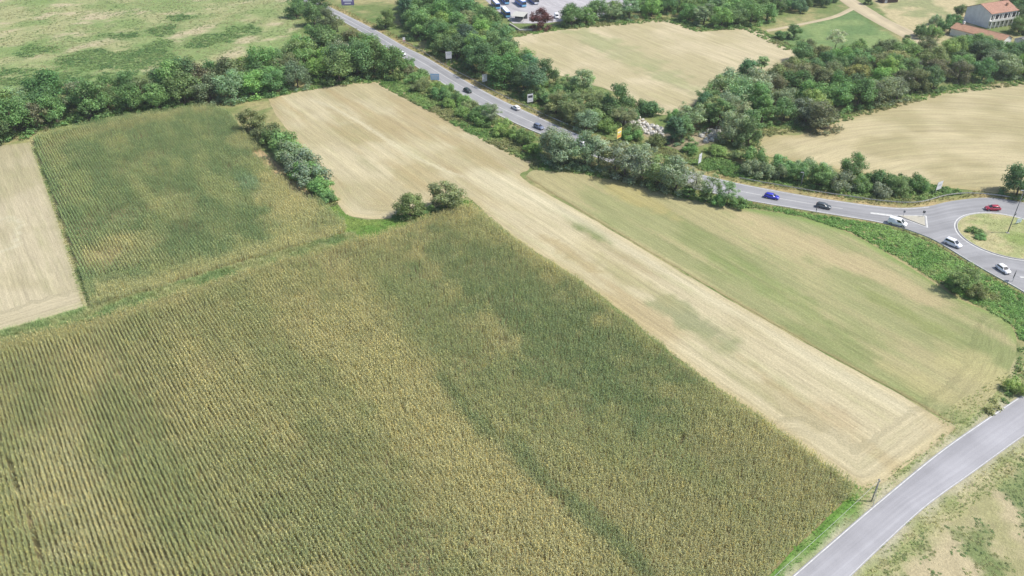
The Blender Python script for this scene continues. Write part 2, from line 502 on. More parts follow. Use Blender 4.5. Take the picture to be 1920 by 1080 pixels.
def tint_a(x, y, b):
    n = fbm(x, y, 22, 71, 3)
    c = lerp(C_STRAW, C_STRAW2, sm(n, 0.35, 0.7))
    u = x * RU[0] + y * RU[1]; v = x * RV[0] + y * RV[1]
    c = lerp(c, C_STRAWBROWN, 0.75 * sm(fbm(u * 0.14, v, 5, 73), 0.5, 0.72))
    for a in ((690, 245, 13, 9), (780, 330, 16, 8), (840, 230, 14, 5), (720, 380, 8, 6), (640, 215, 10, 4), (900, 300, 14, 4)):
        c = lerp(c, alb(190, 174, 128), 0.55 * blob(x, y, *a, None, 74, 5))
    for a, col, k in (((1100, 425, 12, 3.4), (140, 154, 98), .95), ((1285, 592, 14, 4.8), (162, 166, 122), .85), ((1180, 520, 18, 3.4), (186, 178, 130), .6), ((1480, 760, 12, 3.2), (188, 176, 132), .5), ((1560, 775, 8, 2.6), (196, 176, 136), .5), ((1330, 640, 8, 2.0), (166, 170, 122), .4), ((1400, 720, 8, 2.5), (190, 184, 136), .4), ((1060, 470, 14, 2.4), (190, 172, 124), .6)):
        c = lerp(c, alb(*col), k * blob(x, y, *a, None, 75, 3.0, 0.6))
    # pale straw swath on the right-hand side of the strip
    e = dist_line(x, y, PP([(1060, 385), (1300, 528), (1500, 645), (1690, 752)]))
    c = lerp(c, alb(228, 218, 182), 0.85 * (1 - sm(e + 3 * (n - .5), 1.0, 5.5)))
    t = dist_line(x, y, PP([(586, 188), (620, 200), (680, 232), (740, 272), (800, 305), (860, 330)]))
    c = lerp(c, alb(230, 220, 184), 0.8 * (1 - sm(t, 0.3, 1.3)))
    t = dist_line(x, y, PP([(900, 330), (960, 360), (1080, 400)]))
    c = lerp(c, alb(234, 224, 188), 0.7 * (1 - sm(t, 2, 9)))
    t = dist_line(x, y, b[::3], True)
    c = lerp(c, alb(206, 188, 140), 0.45 * (1 - sm(t, 0.5, 3)))
    return c

def uv_turn(ends, w=8.0):
    """mowing lines along the rows, with the tractor's turns at the given ends"""
    def f(V, b):
        u, v = V @ RU, V @ RV
        for line in ends:
            d = dist_line(V[:, 0], V[:, 1], line)
            k = d < w
            # along the end line
            ln = np.array(line[-1]) - np.array(line[0]); ln = ln / np.linalg.norm(ln)
            u = np.where(k, V @ ln + 300, u); v = np.where(k, d + 500, v)
        return np.c_[u, v]
    return f

sheet('stubble_field', STUB_A, 0.03, M_STUB, tint_a, 1.3, 0.35, 11,
      uv_turn([PP([(1792, 803), (1700, 874), (1655, 907), (1622, 919), (1592, 908), (1500, 840)]), PP([(600, 340), (632, 385), (660, 408), (730, 412), (800, 398)])]), True)

def tint_b(x, y, b):
    n = fbm(x, y, 18, 81, 3); u = x * RU[0] + y * RU[1]; v = x * RV[0] + y * RV[1]
    st = fbm(u * 0.08, v, 5, 83, 3)
    c = lerp(alb(172, 174, 122), alb(156, 164, 108), sm(n, 0.4, 0.7))
    c = lerp(c, alb(200, 188, 142), 0.7 * sm(st + 0.35 * (fbm(x, y, 30, 84) - .5), 0.42, 0.62))
    for a, col, k in (((1180, 365, 18, 5), (196, 184, 124), .8), ((1480, 450, 24, 6), (206, 190, 146), .75), ((1640, 510, 20, 5), (206, 190, 146), .75), ((1420, 520, 20, 4), (146, 162, 98), .7), ((1500, 580, 18, 3), (150, 164, 102), .6), ((1830, 690, 9, 7), (200, 192, 138), .8), ((1740, 730, 12, 4), (196, 188, 134), .7), ((1700, 590, 16, 3), (152, 162, 98), .6)):
        c = lerp(c, alb(*col), k * blob(x, y, *a, None, 85, 4, 0.6))
    e = dist_line(x, y, BANK)
    c = lerp(c, alb(142, 168, 92), 0.85 * (1 - sm(e + 2 * (n - .5), 1.0, 4.0)))
    e = dist_line(x, y, PP([(985, 332), (1100, 404), (1300, 522), (1500, 637), (1700, 747), (1780, 793)]))
    c = lerp(c, alb(168, 152, 106), 0.75 * (1 - sm(e, 0.2, 1.1)))
    return c
sheet('mown_field', MOWN_B, 0.05, M_MOWN, tint_b, 1.3, 0.3, 12,
      uv_turn([PP([(1905, 630), (1902, 672), (1884, 714), (1850, 762), (1812, 792)])], 8), True)

def tint_c(x, y, b):
    n = fbm(x, y, 16, 91, 3)
    c = lerp(alb(214, 202, 168), alb(196, 186, 148), sm(n, 0.35, 0.65))
    t = dist_line(x, y, PP([(-10, 412), (20, 408), (36, 420), (30, 462), (0, 472)]))
    c = lerp(c, alb(228, 220, 188), 0.8 * (1 - sm(t, 0.3, 1.0)))
    t = dist_line(x, y, b[::3], True)
    return lerp(c, alb(178, 178, 128), 0.5 * (1 - sm(t, 0.3, 1.6)))
sheet('stubble_field', STUB_C, 0.03, M_STUB, tint_c, 1.5, 0.3, 13, uv_turn([PP([(163, 575), (0, 624), (-300, 714)])], 9))

def tint_d(x, y, b):
    n = fbm(x, y, 20, 101, 3)
    c = lerp(alb(222, 208, 170), alb(206, 194, 152), sm(n, 0.35, 0.65))
    for a in ((1170, 100, 45, 9), (1100, 70, 22, 9), (1260, 150, 24, 5)):
        c = lerp(c, alb(172, 178, 126), 0.5 * blob(x, y, *a, R_(-62), 102, 5, 0.9))
    return c
D_DIR = math.atan2(*(P(1350, 130) - P(1150, 55)).yx)
def uv_d(V, b):
    return np.c_[V @ np.array([math.cos(D_DIR), math.sin(D_DIR)]), V @ np.array([-math.sin(D_DIR), math.cos(D_DIR)])]
sheet('stubble_field', STUB_D, 0.03, M_STUB2, tint_d, 2.0, 0.6, 14, uv_d, True)

def tint_e(x, y, b):
    n = fbm(x, y, 18, 111, 3)
    c = lerp(alb(216, 202, 160), alb(196, 184, 140), sm(n, 0.35, 0.65))
    t = dist_line(x, y, b[::3], True)
    return lerp(c, alb(190, 176, 124), 0.6 * (1 - sm(t, 0.5, 4)))
E_C = P(2100, 540)
def uv_e(V, b):
    d = V - np.array([E_C.x, E_C.y]); r = np.hypot(d[:, 0], d[:, 1]); a = np.arctan2(d[:, 1], d[:, 0])
    return np.c_[a * 90, r]
sheet('stubble_field', STUB_E, 0.03, M_STUB2, tint_e, 1.8, 0.6, 15, uv_e, True)

def tint_w(x, y, b):
    n = fbm(x, y, 9, 121, 4)
    c = lerp(alb(214, 200, 160), alb(186, 182, 132), sm(n, 0.42, 0.6))
    c = lerp(c, alb(132, 152, 92), 0.9 * sm(fbm(x, y, 6, 123, 4), 0.52, 0.66))
    d = dist_line(x, y, ML_R)
    return lerp(c, lerp(alb(176, 182, 124), alb(204, 196, 150), sm(fbm(x, y, 3, 125, 3), .4, .62)), 1 - sm(d + 5 * (n - .5), 2.6, 5.5))
M_WEED = ground_mat('weedy_soil', 0.15)
sheet('weedy_field', WEEDS, 0.03, M_WEED, tint_w, 1.0, 0.8, 16)

def tint_l(x, y, b):
    n = fbm(x, y, 5, 131, 3)
    return lerp(alb(116, 156, 70), alb(150, 172, 88), sm(n, 0.35, 0.65))
sheet('grass_margin', LAWN, 0.02, ground_mat('lush_grass', 0.2), tint_l, 1.2, 0.4, 17)

def tint_s(x, y, b):
    n = fbm(x, y, 3, 141, 3)
    c = lerp(alb(148, 140, 100), alb(186, 172, 128), sm(n, 0.4, 0.75))
    for a in ((528, 318, 15, 5.5), (568, 356, 13, 4.6), (500, 292, 9, 5)): c = lerp(c, alb(222, 194, 148), .9 * blob(x, y, *a, None, 212, 3, .5))
    return c
sheet('cornfield_soil', CORN_UP, 0.025, M_SOILF, tint_s, 2.0, 0.3, 18)
sheet('cornfield_soil', CORN_BIG, 0.025, M_SOILF, tint_s, 2.5, 0.3, 19)

def ribbon(name, A, B, z, mat, n_across=6, step=2.0, kind='structure'):
    a = catmull(A, 1.0); b = catmull(B, 1.0)
    def rs(c, n):
        s = np.r_[0, np.cumsum(np.hypot(*np.diff(c, axis=0).T))]; t = np.linspace(0, s[-1], n)
        return np.c_[np.interp(t, s, c[:, 0]), np.interp(t, s, c[:, 1])]
    # pair points through the given correspondences
    pa, pb = [], []
    for i in range(len(A) - 1):
        m = max(2, int(np.linalg.norm(A[i + 1] - A[i]) / step))
        ca = catmull(A[max(i - 1, 0):i + 3], 0.5); cb = catmull(B[max(i - 1, 0):i + 3], 0.5)
        ia = [np.argmin(np.hypot(*(ca - A[j]).T)) for j in (i, i + 1)]; ib = [np.argmin(np.hypot(*(cb - B[j]).T)) for j in (i, i + 1)]
        pa.append(rs(ca[ia[0]:ia[1] + 1], m + 1)[:-1]); pb.append(rs(cb[ib[0]:ib[1] + 1], m + 1)[:-1])
    pa = np.vstack(pa + [A[-1:]]); pb = np.vstack(pb + [B[-1:]])
    V, UV = [], []
    s = np.r_[0, np.cumsum(np.hypot(*np.diff((pa + pb) / 2, axis=0).T))]
    for i in range(len(pa)):
        wd = np.linalg.norm(pb[i] - pa[i])
        for k in range(n_across + 1):
            t = k / n_across; q = pa[i] * (1 - t) + pb[i] * t
            V.append((q[0], q[1], z)); UV.append((s[i], t * wd))
    m = n_across + 1
    F = [(i * m + k, i * m + k + 1, (i + 1) * m + k + 1, (i + 1) * m + k) for i in range(len(pa) - 1) for k in range(n_across)]
    o = mesh_obj(name, V, F, mat)
    set_uv(o.data, np.array(UV)); set_attr(o.data, 'tint', np.ones((len(V), 3)) * .3)
    bm = bmesh.new(); bm.from_mesh(o.data)
    for f in bm.faces:
        if f.normal.z < 0: f.normal_flip()
    bm.to_mesh(o.data); bm.free()
    if kind: tag(o, kind=kind)
    return o, pa, pb

M_ASPH = asphalt_mat('worn_asphalt', alb(181, 181, 183))
M_ASPH2 = asphalt_mat('pale_lane_asphalt', alb(193, 192, 196))
M_YARD = asphalt_mat('yard_asphalt', alb(206, 202, 204))
M_TRACK = asphalt_mat('gravel_track', alb(222, 206, 170))
hw, HF, HN = ribbon('highway', HW_FAR, HW_NEAR, 0.08, M_ASPH, 8)
ml, MLl, MLr = ribbon('country_lane', ML_L, ML_R, 0.08, M_ASPH2, 6)
ribbon('farm_path', PATH[0], PATH[1], 0.05, M_TRACK, 3)
ribbon('farm_path', PATH2[0], PATH2[1], 0.055, M_TRACK, 2)
sheet('bus_yard', YARD, 0.06, M_YARD, lambda x, y, b: np.ones((len(x), 3)) * .4, 3.0, 0.05, 3)

def stripe(line, off, wd, z, name='road_marking', dash=None, mat=None):
    """painted line along a polyline, off metres to its left"""
    c = np.array(line); t = np.gradient(c, axis=0); t /= np.linalg.norm(t, axis=1)[:, None] + 1e-9
    nn = np.c_[-t[:, 1], t[:, 0]]
    a = c + nn * (off - wd / 2); b = c + nn * (off + wd / 2)
    s = np.r_[0, np.cumsum(np.hypot(*np.diff(c, axis=0).T))]
    V, F = [], []
    for i in range(len(c)):
        V += [(a[i][0], a[i][1], z), (b[i][0], b[i][1], z)]
    for i in range(len(c) - 1):
        if dash and (s[i] % (dash[0] + dash[1])) > dash[0]: continue
        F.append((2 * i, 2 * i + 2, 2 * i + 3, 2 * i + 1))
    o = mesh_obj(name, V, F, mat or M_WHITE)
    bm = bmesh.new(); bm.from_mesh(o.data)
    for f in bm.faces:
        if f.normal.z < 0: f.normal_flip()
    bm.to_mesh(o.data); bm.free()
    return tag(o, kind='structure')

def upto(c, pt):      # part of a line up to the survey point
    q = P(*pt); return int(np.argmin(np.hypot(c[:, 0] - q.x, c[:, 1] - q.y)))
k1 = upto(HF, (1755, 384))
stripe(HF[:k1], -0.55, 0.24, 0.09)
stripe(HN[:upto(HN, (1700, 432))], 0.5, 0.24, 0.09)
stripe(HN[upto(HN, (1760, 456)):], 0.5, 0.16, 0.09)
MID = (HF + HN) / 2
stripe(MID[:upto(MID, (1600, 392))], 0, 0.2, 0.09)
stripe(MLl, -0.25, 0.17, 0.09)
stripe(MLr, 0.2, 0.11, 0.09)
# ------------------------------------------------------------------ scattered plants nobody could count
def proto(name, quads, var, mat):
    """quads: (n,4,3) corners; var: (n,3) colour factor of each face"""
    q = np.asarray(quads, np.float32); n = len(q)
    me = bpy.data.meshes.new(name)
    me.vertices.add(n * 4); me.loops.add(n * 4); me.polygons.add(n)
    me.vertices.foreach_set('co', q.reshape(-1))
    me.loops.foreach_set('vertex_index', np.arange(n * 4, dtype=np.int32))
    me.polygons.foreach_set('loop_start', np.arange(0, n * 4, 4, dtype=np.int32))
    me.update(calc_edges=True)
    a = me.attributes.new('leafvar', 'FLOAT_COLOR', 'POINT')
    c = np.ones((n, 4, 4), np.float32); c[:, :, :3] = np.asarray(var, np.float32)[:, None, :]
    a.data.foreach_set('color', c.ravel())
    me.materials.append(mat)
    return me

def scatter(name, xy, z, rot, scl, tint, protos):
    n = len(xy)
    me = bpy.data.meshes.new(name)
    me.vertices.add(n)
    me.vertices.foreach_set('co', np.c_[xy, np.broadcast_to(z, n)].astype(np.float32).ravel())
    def at(nm, ty, key, val): me.attributes.new(nm, ty, 'POINT').data.foreach_set(key, np.ascontiguousarray(val).ravel())
    at('rot', 'FLOAT_VECTOR', 'vector', np.asarray(rot, np.float32)); at('scl', 'FLOAT_VECTOR', 'vector', np.asarray(scl, np.float32))
    at('tint', 'FLOAT_COLOR', 'color', np.c_[tint, np.ones(n)].astype(np.float32)); at('pick', 'INT', 'value', RNG.integers(0, len(protos), n).astype(np.int32))
    o = bpy.data.objects.new(name, me); COL.objects.link(o)
    col = bpy.data.collections.new(name + '_kinds')
    for i, p in enumerate(protos): col.objects.link(bpy.data.objects.new('%s_kind_%02d' % (name, i), p))
    g = bpy.data.node_groups.new(name, 'GeometryNodeTree')
    g.interface.new_socket('Geometry', in_out='INPUT', socket_type='NodeSocketGeometry'); g.interface.new_socket('Geometry', in_out='OUTPUT', socket_type='NodeSocketGeometry')
    N = g.nodes.new; L = g.links.new
    gi, go = N('NodeGroupInput'), N('NodeGroupOutput')
    ip = N('GeometryNodeInstanceOnPoints'); ci = N('GeometryNodeCollectionInfo')
    ci.inputs['Collection'].default_value = col; ci.inputs['Separate Children'].default_value = True; ci.inputs['Reset Children'].default_value = True
    def na(nm, ty):
        x = N('GeometryNodeInputNamedAttribute'); x.data_type = ty; x.inputs[0].default_value = nm; return x.outputs[0]
    m2p = N('GeometryNodeMeshToPoints')
    L(gi.outputs[0], m2p.inputs[0]); L(m2p.outputs[0], ip.inputs['Points'])
    L(ci.outputs[0], ip.inputs['Instance']); ip.inputs['Pick Instance'].default_value = True
    L(na('pick', 'INT'), ip.inputs['Instance Index']); L(na('rot', 'FLOAT_VECTOR'), ip.inputs['Rotation']); L(na('scl', 'FLOAT_VECTOR'), ip.inputs['Scale'])
    L(ip.outputs[0], go.inputs[0])
    o.modifiers.new('plants', 'NODES').node_group = g
    return o

def corn_plant(seed):
    r = np.random.default_rng(seed); q, var = [], []
    H = r.uniform(1.7, 2.0)
    def blade(p0, az, ln, wd, rise, droop, c):
        d = np.array([math.cos(az), math.sin(az), 0]); s = np.array([-math.sin(az), math.cos(az), 0])
        ts = [0, 0.45, 1.0]; pts = [p0 + d * ln * t + np.array([0, 0, rise * t - droop * t * t]) for t in ts]; ws = [wd * .7, wd, wd * .15]
        for i in range(2):
            q.append([pts[i] - s * ws[i], pts[i] + s * ws[i], pts[i + 1] + s * ws[i + 1], pts[i + 1] - s * ws[i + 1]]); var.append(c)
    a0 = r.uniform(0, 3.14)
    for k in range(9):
        z = H * (0.22 + 0.085 * k); v = r.uniform(0.86, 1.14)
        c = (v, v, v) if k > 2 else (1.25 * v, 1.08 * v, 0.85 * v)
        if r.random() < 0.2: c = (1.4 * v, 1.25 * v, 0.95 * v)
        blade(np.array([0, 0, z]), a0 + math.pi * k + r.normal(0, .35), r.uniform(.28, .5), .05, r.uniform(.3, .55), r.uniform(.35, .75), c)
    for k in range(2):
        s = np.array([.022, 0, 0]) if k else np.array([0, .022, 0])
        q.append([-s, s, s + [0, 0, H], -s + [0, 0, H]]); var.append((1.3, 1.15, .8))
    for k in range(5):
        az = r.uniform(0, 6.28); e = np.array([math.cos(az) * .16, math.sin(az) * .16, r.uniform(.22, .36)]); s = np.array([-math.sin(az), math.cos(az), 0]) * .022
        b = np.array([0, 0, H]); q.append([b - s, b + s, b + e + s, b + e - s]); v = r.uniform(.85, 1.2); var.append((1.6 * v, 1.42 * v, 1.25 * v))
    return proto('corn_plant', q, var, M_LEAF_I)

CORN_KINDS = [corn_plant(100 + i) for i in range(8)]

def corn(name, poly, head, tintf, gapf, headw, row=0.75, gap=0.24, soft=None):
    b = ragged(poly, 1.5, 0.3, 5)
    mn, mx = b.min(0), b.max(0)
    mn = np.maximum(mn, [-230, 52]); mx = np.minimum(mx, [150, 330])
    cs = np.array([[mn[0], mn[1]], [mx[0], mn[1]], [mn[0], mx[1]], [mx[0], mx[1]]])
    def grid(du, dv, seed):
        r = np.random.default_rng(seed)
        u = cs @ du; v = cs @ dv
        vs = np.arange(math.floor(v.min() / row) * row, v.max(), row); us = np.arange(u.min(), u.max(), gap)
        U, W = np.meshgrid(us, vs); U = U + r.normal(0, .07, U.shape); W = W + r.normal(0, .05, W.shape)
        # the drill wanders a little
        W = W + 0.25 * (vn(U, W * 0 + 3, 25, 8) - 0.5)
        p = U.ravel()[:, None] * du + W.ravel()[:, None] * dv
        k = (p[:, 0] > mn[0]) & (p[:, 0] < mx[0]) & (p[:, 1] > mn[1]) & (p[:, 1] < mx[1])
        # only what lies in or near the view
        k &= np.abs(p[:, 0]) < (p[:, 1] + 73) * 0.55 + 8
        p = p[k]
        return p[inpoly(p[:, 0], p[:, 1], b)]
    A = grid(RU, RV, 1); H = grid(RV, RU, 2)
    dA = np.full(len(A), 1e9); dH = np.full(len(H), 1e9)
    for line, wd in zip(head, headw):
        dA = np.minimum(dA, dist_line(A[:, 0], A[:, 1], line) / wd); dH = np.minimum(dH, dist_line(H[:, 0], H[:, 1], line) / wd)
    p = np.vstack([A[dA > 1], H[dH <= 1]])
    r = np.random.default_rng(9)
    keep = r.random(len(p)) > gapf(p[:, 0], p[:, 1])
    p = p[keep]
    n = len(p)
    hs = 0.74 + 0.34 * fbm(p[:, 0], p[:, 1], 9, 33) + 0.2 * (vn(p[:, 0], p[:, 1], 1.3, 36) - .5) + r.normal(0, .06, n)
    rot = np.c_[r.normal(0, .05, n), r.normal(0, .05, n), r.uniform(0, 6.28, n)]
    t = tintf(p[:, 0], p[:, 1]) * r.uniform(.9, 1.1, n)[:, None]
    dry = (r.random(n) < 0.1)[:, None]
    t = np.where(dry, t * np.array([1.2, 1.1, 0.95]), t)
    s = np.c_[hs * 1.0, hs * 1.0, hs]
    print('corn', name, n)
    return tag(scatter(name, p, 0.02, rot, s, t, CORN_KINDS), kind='stuff')

G1 = np.array([0.175, 0.255, 0.13]); G2 = np.array([0.27, 0.325, 0.17]); YL = np.array([0.395, 0.405, 0.235]); PALE = np.array([0.46, 0.465, 0.315]); BLUEG = np.array([0.18, 0.29, 0.18])

def tint_up(x, y):
    u = x * RU[0] + y * RU[1]; v = x * RV[0] + y * RV[1]
    n = fbm(u * .35, v, 9, 201, 4); n2 = fbm(u * .5, v, 3.5, 203, 4)
    c = lerp(G2, G1, sm(n, 0.3, 0.62))
    for a, col, k in (((180, 480, 8, 10), YL, .65), ((260, 470, 12, 8), YL, .5), ((520, 370, 20, 8), YL, .75), ((560, 420, 14, 9), YL, .75), ((480, 270, 10, 8), YL, .5), ((250, 235, 6, 26), YL * .9, .55), ((330, 390, 14, 6), YL, .35), ((310, 270, 22, 12), G1, .8), ((200, 300, 22, 9), G1, .5), ((470, 350, 9, 4), BLUEG, .8), ((150, 360, 20, 5), G2 * 1.15, .5), ((360, 440, 10, 5), G1 * .8, .7)):
        c = lerp(c, col, k * blob(x, y, *a, None, 204, 5, 0.7))
    d = dist_line(x, y, PP([(170, 556), (300, 545), (367, 521), (500, 482), (648, 438)]))
    c = lerp(c, YL, 0.7 * (1 - sm(d + 4 * (n2 - .5), 2, 8)))
    d = dist_line(x, y, PP([(64, 263), (118, 420), (170, 560)]))
    c = lerp(c, G1 * 1.1, 0.7 * (1 - sm(d, 1, 2.5)))
    return lerp(c, YL, 0.2 * sm(n2, 0.5, 0.75)) * np.array([1.1, 1.11, 1.14])
def gap_up(x, y):
    g = 0.10 + 0.35 * sm(fbm(x, y, 7, 211), 0.55, 0.75)
    for a in ((528, 318, 13, 4.5), (568, 356, 11, 3.6), (500, 292, 8, 4.0)): g = np.maximum(g, 0.93 * blob(x, y, *a, None, 212, 3, .5))
    for a in ((205, 480, 6, 5), (215, 410, 5, 4)): g = np.maximum(g, 0.6 * blob(x, y, *a, None, 213, 3, .6))
    return g
corn('corn_crop', CORN_UP, [PP([(170, 560), (300, 545), (367, 521), (500, 482), (648, 436)]), PP([(90, 246), (230, 217), (330, 204), (395, 197)])], tint_up, gap_up, [8.5, 7.5])
bpy.data.objects['corn_crop']['label'] = 'ripening corn standing in rows on the upper left field'

def tint_big(x, y):
    u = x * RU[0] + y * RU[1]; v = x * RV[0] + y * RV[1]
    n = fbm(u * .28, v, 9, 221, 4); n2 = fbm(u * .5, v, 3, 223, 4); n3 = fbm(u * .4, v, 26, 224, 3)
    c = lerp(G2, YL, 0.1 + 0.7 * sm(n * .6 + n3 * .4, 0.36, 0.66))
    for a, col, k in (((1010, 600, 62, 14), G1, .9), ((1120, 700, 40, 10), G1 * 1.1, .5), ((830, 600, 34, 10), G1 * 1.1, .4),
                      ((800, 790, 62, 10), YL * 1.04, .95), ((920, 880, 34, 7), YL * 1.06, .7), ((600, 620, 14, 8), YL, .7), ((1050, 1000, 20, 9), YL, .7),
                      ((660, 960, 24, 13), G2 * .95, .9), ((420, 960, 30, 12), G2, .6), ((760, 1060, 14, 9), G2 * .95, .8),
                      ((130, 910, 22, 9), PALE, .6), ((330, 700, 18, 9), YL * .95, .5), ((1400, 880, 20, 10), YL * .95, .7), ((1300, 980, 16, 12), YL * .9, .5), ((860, 410, 7, 7), YL, .9), ((560, 545, 9, 14), YL, .5), ((60, 740, 18, 9), G2 * .9, .6), ((230, 800, 16, 6), G2 * .9, .5)):
        c = lerp(c, col, .85 * k * blob(x, y, *a, None, 225, 5, 0.75))
    d = dist_line(x, y, PP([(825, 710), (880, 780), (960, 850), (1030, 915), (1100, 970), (1215, 1090)]))
    c = lerp(c, G1, 0.7 * (1 - sm(d + 4.5 * (n2 - .5), 0.3, 2.8)))
    d = dist_line(x, y, PP([(0, 640), (170, 596), (300, 556), (500, 493), (620, 462), (740, 424), (870, 380)]))
    c = lerp(c, YL * .95, 0.75 * (1 - sm(d + 3 * (n2 - .5), 4, 8)))
    c = lerp(c, G1, 0.7 * (1 - sm(d, 0.8, 2.4)))
    return lerp(c, YL, 0.22 * sm(n2, 0.5, 0.75))
def gap_big(x, y):
    g = 0.06 + 0.28 * sm(fbm(x, y, 8, 231), 0.55, 0.78)
    for a in ((130, 900, 10, 5), (215, 890, 4, 2)): g = np.maximum(g, 0.3 * blob(x, y, *a, None, 233, 3, .6))
    d = dist_line(x, y, PP([(0, 820), (30, 900), (58, 980), (95, 1090)]))
    return np.maximum(g, 0.8 * (d < 0.3))
o = corn('corn_crop', CORN_BIG, [PP([(-560, 840), (0, 640), (170, 596), (300, 556), (500, 493), (620, 462), (740, 424)])], tint_big, gap_big, [7.0])
o['label'] = 'ripening corn standing in rows on the large front field'

# ---------------------------------------------------------------- grass, brambles and weeds
def tuft(seed, h=0.45, n=12, wd=0.03, spread=0.22):
    r = np.random.default_rng(seed); q, var = [], []
    for k in range(n):
        az = r.uniform(0, 6.28); b = np.array([r.normal(0, spread * .5), r.normal(0, spread * .5), 0]); L = r.uniform(.5, 1.1) * h
        d = np.array([math.cos(az), math.sin(az), 0]); s = np.array([-math.sin(az), math.cos(az), 0]) * wd
        e = b + d * L * r.uniform(.2, .8) + np.array([0, 0, L * r.uniform(.6, 1)])
        q.append([b - s, b + s, e + s * .4, e - s * .4]); v = r.uniform(.75, 1.3); var.append((v, v, v))
    return proto('grass_tuft', q, var, M_LEAF_I)
def clump(seed, rad=0.7, n=34, size=0.16, flat=0.7):
    r = np.random.default_rng(seed); q, var = [], []
    for k in range(n):
        d = r.normal(size=3); d /= np.linalg.norm(d); d[2] = abs(d[2])
        p = d * rad * r.uniform(.5, 1) * np.array([1, 1, flat])
        nn = d * .5 + np.array([0, 0, .6]) + r.normal(0, .4, 3); nn /= np.linalg.norm(nn)
        a = np.cross(nn, r.normal(size=3)); a /= np.linalg.norm(a); b = np.cross(nn, a); s = size * r.uniform(.7, 1.3)
        q.append([p - a * s, p - b * s * .7, p + a * s, p + b * s * .7]); v = r.uniform(.65, 1.35); var.append((v * r.uniform(.9, 1.15), v, v * r.uniform(.8, 1.1)))
    return proto('leafy_clump', q, var, M_LEAF_I)
TUFTS = [tuft(300 + i) for i in range(6)]
CLUMPS = [clump(320 + i) for i in range(8)]

def rand_in(poly, dens, seed):
    r = np.random.default_rng(seed); mn, mx = poly.min(0), poly.max(0)
    n = int((mx - mn).prod() * dens); p = r.uniform(mn, mx, (n, 2))
    p = p[inpoly(p[:, 0], p[:, 1], poly)]
    return p[(np.abs(p[:, 0]) < (p[:, 1] + 73) * 0.6 + 12)]
def off_road(p, m=0.3):
    k = ~inpoly(p[:, 0], p[:, 1], ROAD_POLY) & ~inpoly(p[:, 0], p[:, 1], MINOR_POLY)
    return p[k]
def near(line, w0, w1, dens, seed):
    """points within w0..w1 metres of a line"""
    l = np.asarray(line); poly = np.array([l.min(0) - w1, [l[:, 0].max() + w1, l[:, 1].min() - w1], l.max(0) + w1, [l[:, 0].min() - w1, l[:, 1].max() + w1]])
    p = rand_in(poly, dens, seed); d = dist_line(p[:, 0], p[:, 1], l)
    return p[(d > w0) & (d < w1)]
def stuff(name, label, p, protos, tintf, s0, s1, seed, z=0.03, flat=1.0):
    r = np.random.default_rng(seed); n = len(p)
    sc = r.uniform(s0, s1, n)
    o = scatter(name, p, z, np.c_[np.zeros(n), np.zeros(n), r.uniform(0, 6.28, n)], np.c_[sc, sc, sc * flat], tintf(p[:, 0], p[:, 1]) * r.uniform(.75, 1.25, n)[:, None], protos)
    print(name, n)
    return tag(o, label, None, None, 'stuff')

BG1 = np.array([0.165, 0.32, 0.085]); BG2 = np.array([0.25, 0.40, 0.125]); BG3 = np.array([0.28, 0.28, 0.13]); BG4 = np.array([0.33, 0.27, 0.13])
def t_bank(x, y):
    n = fbm(x, y, 5, 301); return lerp(lerp(BG1, BG2, sm(n, .35, .65)), BG3, .7 * sm(fbm(x, y, 9, 303), .58, .72))
p = off_road(rand_in(BANK, 4.2, 31))
stuff('brambles', 'green brambles on the road bank above the mown field', p, CLUMPS, t_bank, .45, 1.15, 41)
pp = []
for i, q in enumerate(SCRUB_PATCHES):
    c0 = q.mean(0); g = rand_in(c0 + (q - c0) * 1.5, 1.1, 50 + i); dd = np.where(inpoly(g[:, 0], g[:, 1], q), -dist_line(g[:, 0], g[:, 1], q, True), dist_line(g[:, 0], g[:, 1], q, True))
    k = fbm(g[:, 0], g[:, 1], 9, 317, 4) * 26 - 13 + dd; pp.append(g[k < RNG.uniform(-3.5, 1.5, len(g))])
def t_scrub(x, y):
    n = fbm(x, y, 6, 311); return lerp(np.array([0.12, 0.22, 0.075]), np.array([0.18, 0.28, 0.1]), sm(n, .35, .65))
stuff('brambles', 'low green bramble patches in the pale meadow at top left', np.vstack(pp), CLUMPS, t_scrub, .5, 1.5, 42, flat=.6)
md = PP([(-260, 170), (0, 165), (200, 140), (400, 112), (560, 70), (560, 20), (525, -30), (-200, -30)])
p = rand_in(md, 0.5, 61); n = fbm(p[:, 0], p[:, 1], 12, 313); p = p[n > .42]
def t_mead(x, y):
    n = fbm(x, y, 10, 315); return lerp(np.array([0.17, 0.26, 0.1]), np.array([0.33, 0.34, 0.18]), sm(n, .35, .65))
stuff('meadow_weeds', 'scattered rough weeds over the pale meadow at top left', p, CLUMPS, t_mead, .3, .9, 43, flat=.45)

